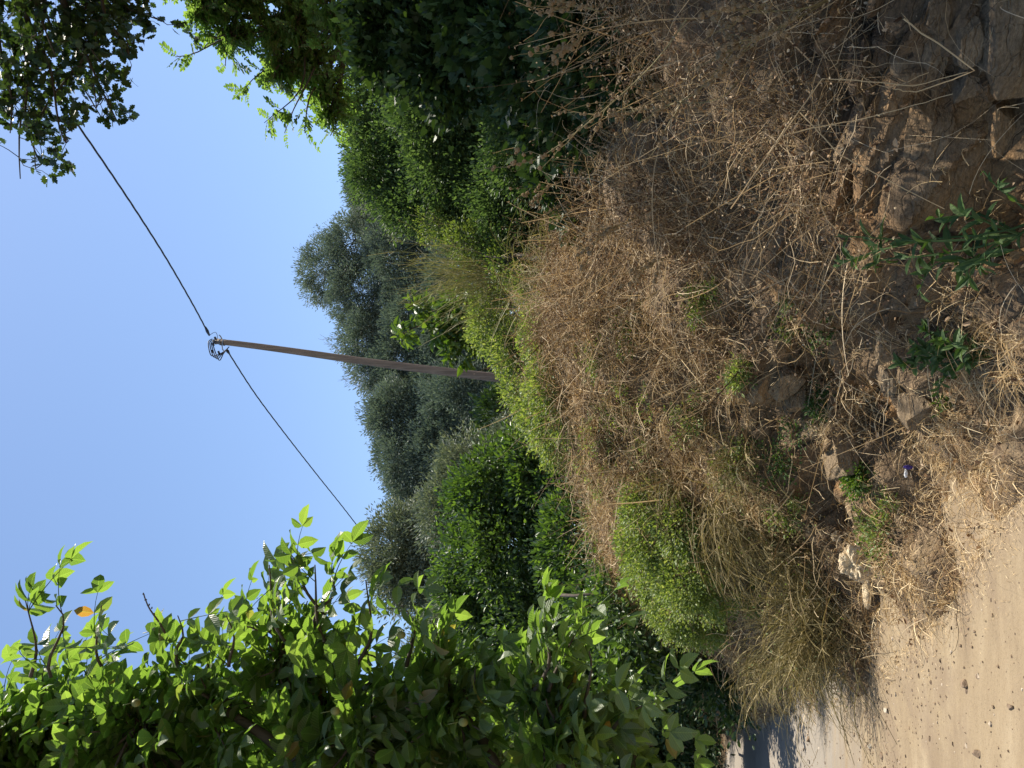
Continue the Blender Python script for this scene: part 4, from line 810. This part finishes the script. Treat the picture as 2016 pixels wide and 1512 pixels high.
# ------------------------------------------------------------------ stalks with round seed heads
SEEDM = []
for k in range(4):
    V, F = ICO[2]; mb = MB(); mb.poly(V * (1 + .3 * RNG.normal(size=(len(V), 1)) * .6), F); o = mb.build('seed_head', M['seed']); SEEDM.append(o.data); bpy.data.objects.remove(o)
def stalk(label, pts, nh, rh, rspan=.03, br=5):
    pts = smooth_path(np.array(pts), 26); rt = empty('seed_stalk', pts[0], label, 'seed stalk', 'dry stalks with round seed heads'); tb = MB()
    tb.tube(pts, np.linspace(.0032, .0012, 26), 5); carriers = [pts[12:]]
    for _ in range(br):
        i = RNG.integers(9, 22); d = unit(unit(pts[i + 1] - pts[i]) + sph(1)[0] * .7); q = pts[i] + d * np.linspace(0, RNG.uniform(.1, .26), 7)[:, None] + RNG.normal(size=(7, 3)) * .003
        tb.tube(q, np.linspace(.0015, .0008, 7), 4); carriers.append(q[2:])
    V, F = ICO[1]
    allp = np.concatenate(carriers)
    for k in range(nh):
        c = allp[RNG.integers(0, len(allp))] + sph(1)[0] * rh * 1.1; me = SEEDM[RNG.integers(0, 4)]
        o = bpy.data.objects.new('seed_head', me); COL.objects.link(o); sc = rh * RNG.uniform(.6, 1.1); o.matrix_world = Matrix.Translation(Vector(c)) @ Matrix.Rotation(RNG.uniform(0, 6.28), 4, 'Z') @ Matrix.Scale(sc, 4)
        o.parent = rt; o.matrix_parent_inverse = rt.matrix_world.inverted()
    tb.build('stem', M['stalk'], rt)
stalk('longest seed stalk, sloping up across the dark thicket in the middle right', [hp(1500, 1420, .1), P(1380, 1280, 2.9), P(1280, 1170, 3.0), P(1200, 1060, 3.1), P(1190, 1010, 3.1)], 60, .0075, br=7)
stalk('seed stalk pointing up in front of the dark thicket at the right edge', [hp(1510, 1300, .1), P(1450, 1160, 2.7), P(1420, 1120, 2.7), P(1400, 1080, 2.7)], 45, .0085, br=5)
stalk('seed stalk bending over the dark thicket near the right edge', [hp(1530, 1260, .1), P(1490, 1180, 2.6), P(1500, 1130, 2.6), P(1488, 1080, 2.6)], 34, .0085, br=4)
stalk('branched seed stalk low on the shaded bank near the right edge', [hp(1515, 1660, .02), P(1470, 1560, 2.4), P(1440, 1500, 2.4), P(1420, 1440, 2.45)], 70, .0085, br=8)
stalk('seed stalk hanging over the rock at the right edge', [hp(1530, 1700, .03), P(1500, 1600, 2.3), P(1490, 1520, 2.3), P(1500, 1440, 2.3)], 45, .0085, br=6)
stalk('seed stalk lying across the brown stems left of the branched one', [hp(1420, 1480, .04), P(1330, 1370, 2.8), P(1300, 1290, 2.9), P(1290, 1200, 2.95)], 50, .008, br=6)
stalk('shaded seed stalk leaning left over the matted stems', [hp(1380, 1500, .05), P(1320, 1420, 2.9), P(1310, 1330, 3.0), P(1330, 1260, 3.0)], 40, .008, br=5)
for i, (u, v) in enumerate([(1080, 1190), (1000, 1250), (950, 1320), (1100, 1290), (1180, 1170), (900, 1200), (860, 1290), (1040, 1370)]):
    p = hp(u, v, .02)
    lab = ['pale dried flower heads catching the sun at the thicket edge', 'sunlit dried flower stalk above the centre of the bank', 'dried flower stalk at the centre of the bank', 'dried flower stalk in half shade on the upper bank', 'curled pale flower heads at the top of the shaded bank', 'dried flower stalk just under the crest', 'orange-brown dried stalk left of the pale ones', 'dried flower stalk over the matted stems in half shade'][i]
    stalk(lab, [p, p + (-.1, -.2, .12), p + (-.2, -.28, .28), p + (-.28 - .05 * i % .2, -.3, .38)], 30, .011, br=8)

# a few bold bent straw stalks over the rock
mbs = [('long yellow straw bent in an angle in front of the shaded rock', [P(1100, 1440, 2.5), P(1355, 1620, 2.35), P(1340, 1800, 2.3), P(1365, 1915, 2.25)]),
       ('long straw lying diagonally across the dark rock', [P(1250, 1560, 2.5), P(1270, 1680, 2.45), P(1320, 1880, 2.3)]),
       ('folded straw stalk hanging in front of the rock', [P(1475, 1780, 2.2), P(1370, 1915, 2.2), P(1325, 1800, 2.25), P(1330, 1750, 2.25)]),
       ('straight thin straw leaning left under the matted stems', [P(1290, 1575, 2.5), P(1210, 1650, 2.5), P(1100, 1860, 2.5)])]
for lab, pts in mbs:
    mb = MB(); rt = tag(None or empty('straw_stalk', pts[0], lab, 'straw stalk'), None)
    q = np.concatenate([np.linspace(pts[i], pts[i + 1], 8, endpoint=False) for i in range(len(pts) - 1)] + [[pts[-1]]]); q += np.cumsum(RNG.normal(size=q.shape) * .0015, 0)
    mb.tube(q, np.linspace(.0022, .0012, len(q)), 5); mb.build('stem', M['straw'], rt)

# ------------------------------------------------------------------ rocks on the bank
def rock(name, label, cat, c, size, mat, seed, group=None, cuts=9, sub=4):
    V, F = ICO[sub]; V = V.copy(); rg = np.random.default_rng(seed)
    for _ in range(cuts):                                     # flat broken faces
        n = unit(rg.normal(size=3)); d = rg.uniform(.42, .72); s = V @ n; V = V - np.clip(s - d, 0, None)[:, None] * n
    V = V * (1 + .12 * fbm(V * np.array((2, 2, 7)) + seed, 3, seed)[:, None]) ; a = rg.uniform(0, 6.28); ca, sa = math.cos(a), math.sin(a)
    V = V * np.asarray(size); V = V @ np.array(((ca, sa, 0), (-sa, ca, 0), (0, 0, 1)))
    mb = MB(); mb.poly(V + np.asarray(c), F); o = mb.build(name, M[mat]); return tag(o, label, cat, group)
def slab(label, c, size, rot, mat, seed, tilt=0.):
    V, F = ICO[4]; rg = np.random.default_rng(seed); V = V.copy()
    V = V / (np.sum(np.abs(V) ** 24, 1) ** (1 / 24.))[:, None]                   # a box with worn edges
    for _ in range(10):
        n = unit(rg.normal(size=3)); d = rg.uniform(.85, 1.2); s_ = V @ n; V = V - np.clip(s_ - d, 0, None)[:, None] * n
    V[:, 0] += V[:, 2] * rg.uniform(-.25, .25); V[:, 2] += V[:, 0] * rg.uniform(-.15, .15)
    V = V * (1 + .16 * fbm(V * np.array((1.5, 1.5, 5)) + seed, 5, seed)[:, None]); V = V * np.asarray(size)
    ca, sa = math.cos(rot), math.sin(rot); ct, st_ = math.cos(tilt), math.sin(tilt)
    V = V @ np.array(((ct, 0, st_), (0, 1, 0), (-st_, 0, ct))); V = V @ np.array(((ca, sa, 0), (-sa, ca, 0), (0, 0, 1)))
    mb = MB(); mb.poly(V + np.asarray(c), F); return tag(mb.build('rock', M[mat]), label, 'rock')
rocks = [(700, 1800, .1, .07, .06, 'split pale rock sticking out beside the fresh sprout'), (760, 1745, .09, .08, .045, 'flat pinkish rock face beside the split rock'), (770, 1540, .1, .08, .06, 'dark cracked rock on the ledge under the centre'),
         (745, 1490, .08, .07, .045, 'grey block left of the dark cracked rock'), (840, 1530, .08, .07, .05, 'brown block above the cracked ledge rock'), (620, 1650, .11, .1, .06, 'brown rock in the shadowed hollow'),
         (560, 1625, .06, .06, .04, 'small reddish rock at the bottom of the hollow'), (830, 1740, .07, .05, .035, 'pale stone half buried in leaf litter'), (665, 1590, .13, .08, .04, 'long grey slab on the slope'), (690, 1470, .07, .06, .04, 'small pale rock above the grey block'), (720, 1560, .09, .07, .03, 'thin tilted slab under the dark cracked rock'),
         (1260, 1835, .1, .07, .085, 'smooth dark grey squared block in the middle of the shaded rock'), (1255, 1960, .08, .07, .05, 'brown block below the smooth grey squared block'), (1400, 1830, .09, .07, .05, 'cracked tan block above the corner slabs'), (1430, 1900, .075, .06, .035, 'tan slab in the second layer from the corner'),
         (1450, 1975, .12, .07, .06, 'large pale tan block nearest the lower right corner'), (1370, 1970, .07, .06, .06, 'tall narrow tan block left of the large corner block'), (1480, 1850, .06, .06, .04, 'small tan block against the right edge of the rock face'), (1380, 1760, .08, .06, .035, 'tan slab at the top of the shaded rock face'), (1300, 1745, .06, .06, .05, 'brown block under the dark overhang'), (1340, 1900, .05, .05, .03, 'small rusty block between the grey and the tan blocks')]
for i, (u, v, a, b_, c_, lab) in enumerate(rocks):
    p, nn = hit(u, v); slab(lab, p - nn * (b_ * (.62 if i > 10 else .3)), (a * (1 if i > 10 else 1.25), b_, c_ * (1 if i > 10 else 1.2)), math.atan2(nn[1], nn[0]) - math.pi / 2 + RNG.normal() * .15, 'rock', 100 + i, RNG.normal() * .12)

# ------------------------------------------------------------------ stones and gravel on the road
def rp(u, v):
    o = np.array((0, 0, CAMZ)); d = P(u, v, 10) - o; q = o + d * (-CAMZ / d[2]); q[2] = road_z(q[None])[0]; return q
st = [(61, 2053, 0, '', '')]
stones = [(1008 - 8 - 1, 0, 0)]
named = [('pale round pebble near the grass edge of the road', 306, 1784, .016, 'palestone'), ('grey rounded pebble below the pale one on the sand', 336, 1868, .017, 'stone'), ('dark round stone in the middle foreground of the road', 166, 1898, .024, 'stone'), ('pale oval stone on the lower left of the road', 114, 1746, .022, 'palestone'),
         ('brown stone near the left edge in front of the concrete', 55, 1596, .03, 'stone'), ('pale squared stone left on the road', 43, 1714, .02, 'palestone'), ('dark stone near the bottom left corner', 30, 1925, .024, 'stone'), ('flat brown stone at the left edge', 25, 1736, .02, 'stone'),
         ('twin dark pebble nearer the dry clump', 240, 1704, .018, 'stone'), ('dark pebble at the shadow end by the dry clump', 230, 1708, .016, 'stone'), ('brown stone by the grass edge at the bottom', 478, 1925, .016, 'stone'), ('reddish stone at the bottom edge, left', 120, 1985, .02, 'stone')]
for i, (lab, u, v, r_, mt) in enumerate(named):
    q = rp(u, v); rock('stone', lab, 'stone', q + (0, 0, r_ * .35), (r_ * 1.3, r_, r_ * .75), mt, 300 + i, sub=3)
proto = []
for i in range(5): 
    o = rock('stone', 'small brown stone lying on the sandy road', 'stone', (0, 0, 0), (1.2, 1, .7), 'stone', 400 + i, 'small loose stones on the road', sub=2); proto.append(o)
for i in range(90):
    u, v = RNG.uniform(-60, 560), RNG.uniform(1600, 2040)
    q = rp(u, v)
    # keep to the road side of the edge line
    fe = cr(G[:, :1], np.linspace(3, 12, 200))[:, 0]; j = np.argmin(np.linalg.norm(fe[:, :2] - q[:2], axis=1)); 
    if (q[0] - fe[j, 0]) * .86 + (q[1] - fe[j, 1]) * .5 > -.15: continue
    src = proto[i % 5]; o = src.copy(); COL.objects.link(o); s = RNG.uniform(.004, .010); o.scale = (s, s, s); o.location = q + (0, 0, s * .3); o.rotation_euler = (0, 0, RNG.uniform(0, 6.28))
for k, o in enumerate(proto): q = rp(120 + 60 * k, 1950 - 30 * (k % 3)); o.scale = (.01,) * 3; o.location = q + (0, 0, .003)
mb = MB(); V, F = ICO[0]; n = 48000
x = RNG.uniform(-5.5, 1.2, n); y = 2.2 + 8 * RNG.random(n) ** 1.4; q = np.stack((x, y, x * 0), 1); q[:, 2] = road_z(q)
rdq = q[:, 0] * .86 + q[:, 1] * .5; keep = RNG.random(n) < .12 + .9 * np.exp(-((rdq + .55) / .3) ** 2) + 1.3 * np.clip(fbm(q * 1.3, 3, 90) * 4, 0, 1); q = q[keep]; n = len(q)
s = RNG.exponential(.0028, n) + .002; s = s.clip(0, .013)
VV = (V[None] * (1 + .3 * RNG.normal(size=(n, len(V), 1))) * s[:, None, None] * np.array((1.1, .9, .65)) + q[:, None]).reshape(-1, 3)
fl = np.array(F).ravel(); mb.raw(VV, (fl[None] + (np.arange(n) * len(V))[:, None]).ravel(), np.full(n * len(F), 3))
tag(mb.build('gravel', M['pebble']), 'fine gravel scattered over the sandy road', 'gravel', kind='stuff')

# ------------------------------------------------------------------ litter thrown on the bank
def crumple(name, label, cat, c, size, mat, seed, fr=3.0, amp=.35, sub=5):
    V, F = ico(1, sub); V = V.copy(); d = V.copy(); rr = np.ones(len(V))
    w = d + .35 * np.stack([fbm(d * 1.6 + seed, 2, seed + k) for k in range(3)], 1)
    for o_, (f_, a_) in enumerate(((fr * .6, .42), (fr * 1.4, .3), (fr * 3, .16), (fr * 6.5, .07))):
        q = np.abs(vnoise(w * f_ + seed * 3.7 + o_, seed + 10 + o_) - .5) * 2     # creases: sharp valleys between puffed facets
        rr = rr - amp * a_ * (1 - q) ** 1.5 * 1.6 + amp * a_ * .3
    V = d * rr[:, None]; mb = MB(); mb.poly(V * np.asarray(size) + np.asarray(c), F); o = mb.build(name, M[mat]); return tag(o, label, cat)
p, nn = hit(415, 1705); d_ = p[1]
bag = crumple('plastic_bag', 'crumpled beige bag lying in the dry grass by the road', 'bag', p + (-.02, -.08, .08), (.14, .1, .13), 'paper', 3, 1.6, .5, 5)
V, F = ICO[3]; mb = MB(); q = hit(350, 1712)[0]; VV = V * (1 - .3 * np.abs(fbm(V * 4, 2, 8))[:, None]) * np.array((.13, .05, .03)) + q + (0, 0, .015); mb.poly(VV, F); mb.build('bag_tail', M['paper'], bag)
crumple('paper_scrap', 'small beige scrap above the crumpled bag', 'scrap', hit(455, 1657)[0] + (0, 0, .03), (.05, .03, .045), 'paper', 9, 3, .6, 3)
crumple('blue_film', 'scrap of pale blue film in the grass below the bag', 'scrap', hit(382, 1742)[0] + (0, -.01, .025), (.035, .02, .02), 'bluefilm', 11, 3, .6, 3)
wr = crumple('wrapper', 'small purple and white wrapper standing in the litter at the bank foot', 'wrapper', hit(592, 1800)[0] + (0, 0, .03), (.014, .01, .03), 'purple', 13, 2, .4, 3)
o = crumple('white_flap', None, None, hit(580, 1796)[0] + (0, -.01, .035), (.03, .008, .012), 'white', 14, 2, .4, 3); o.parent = wr
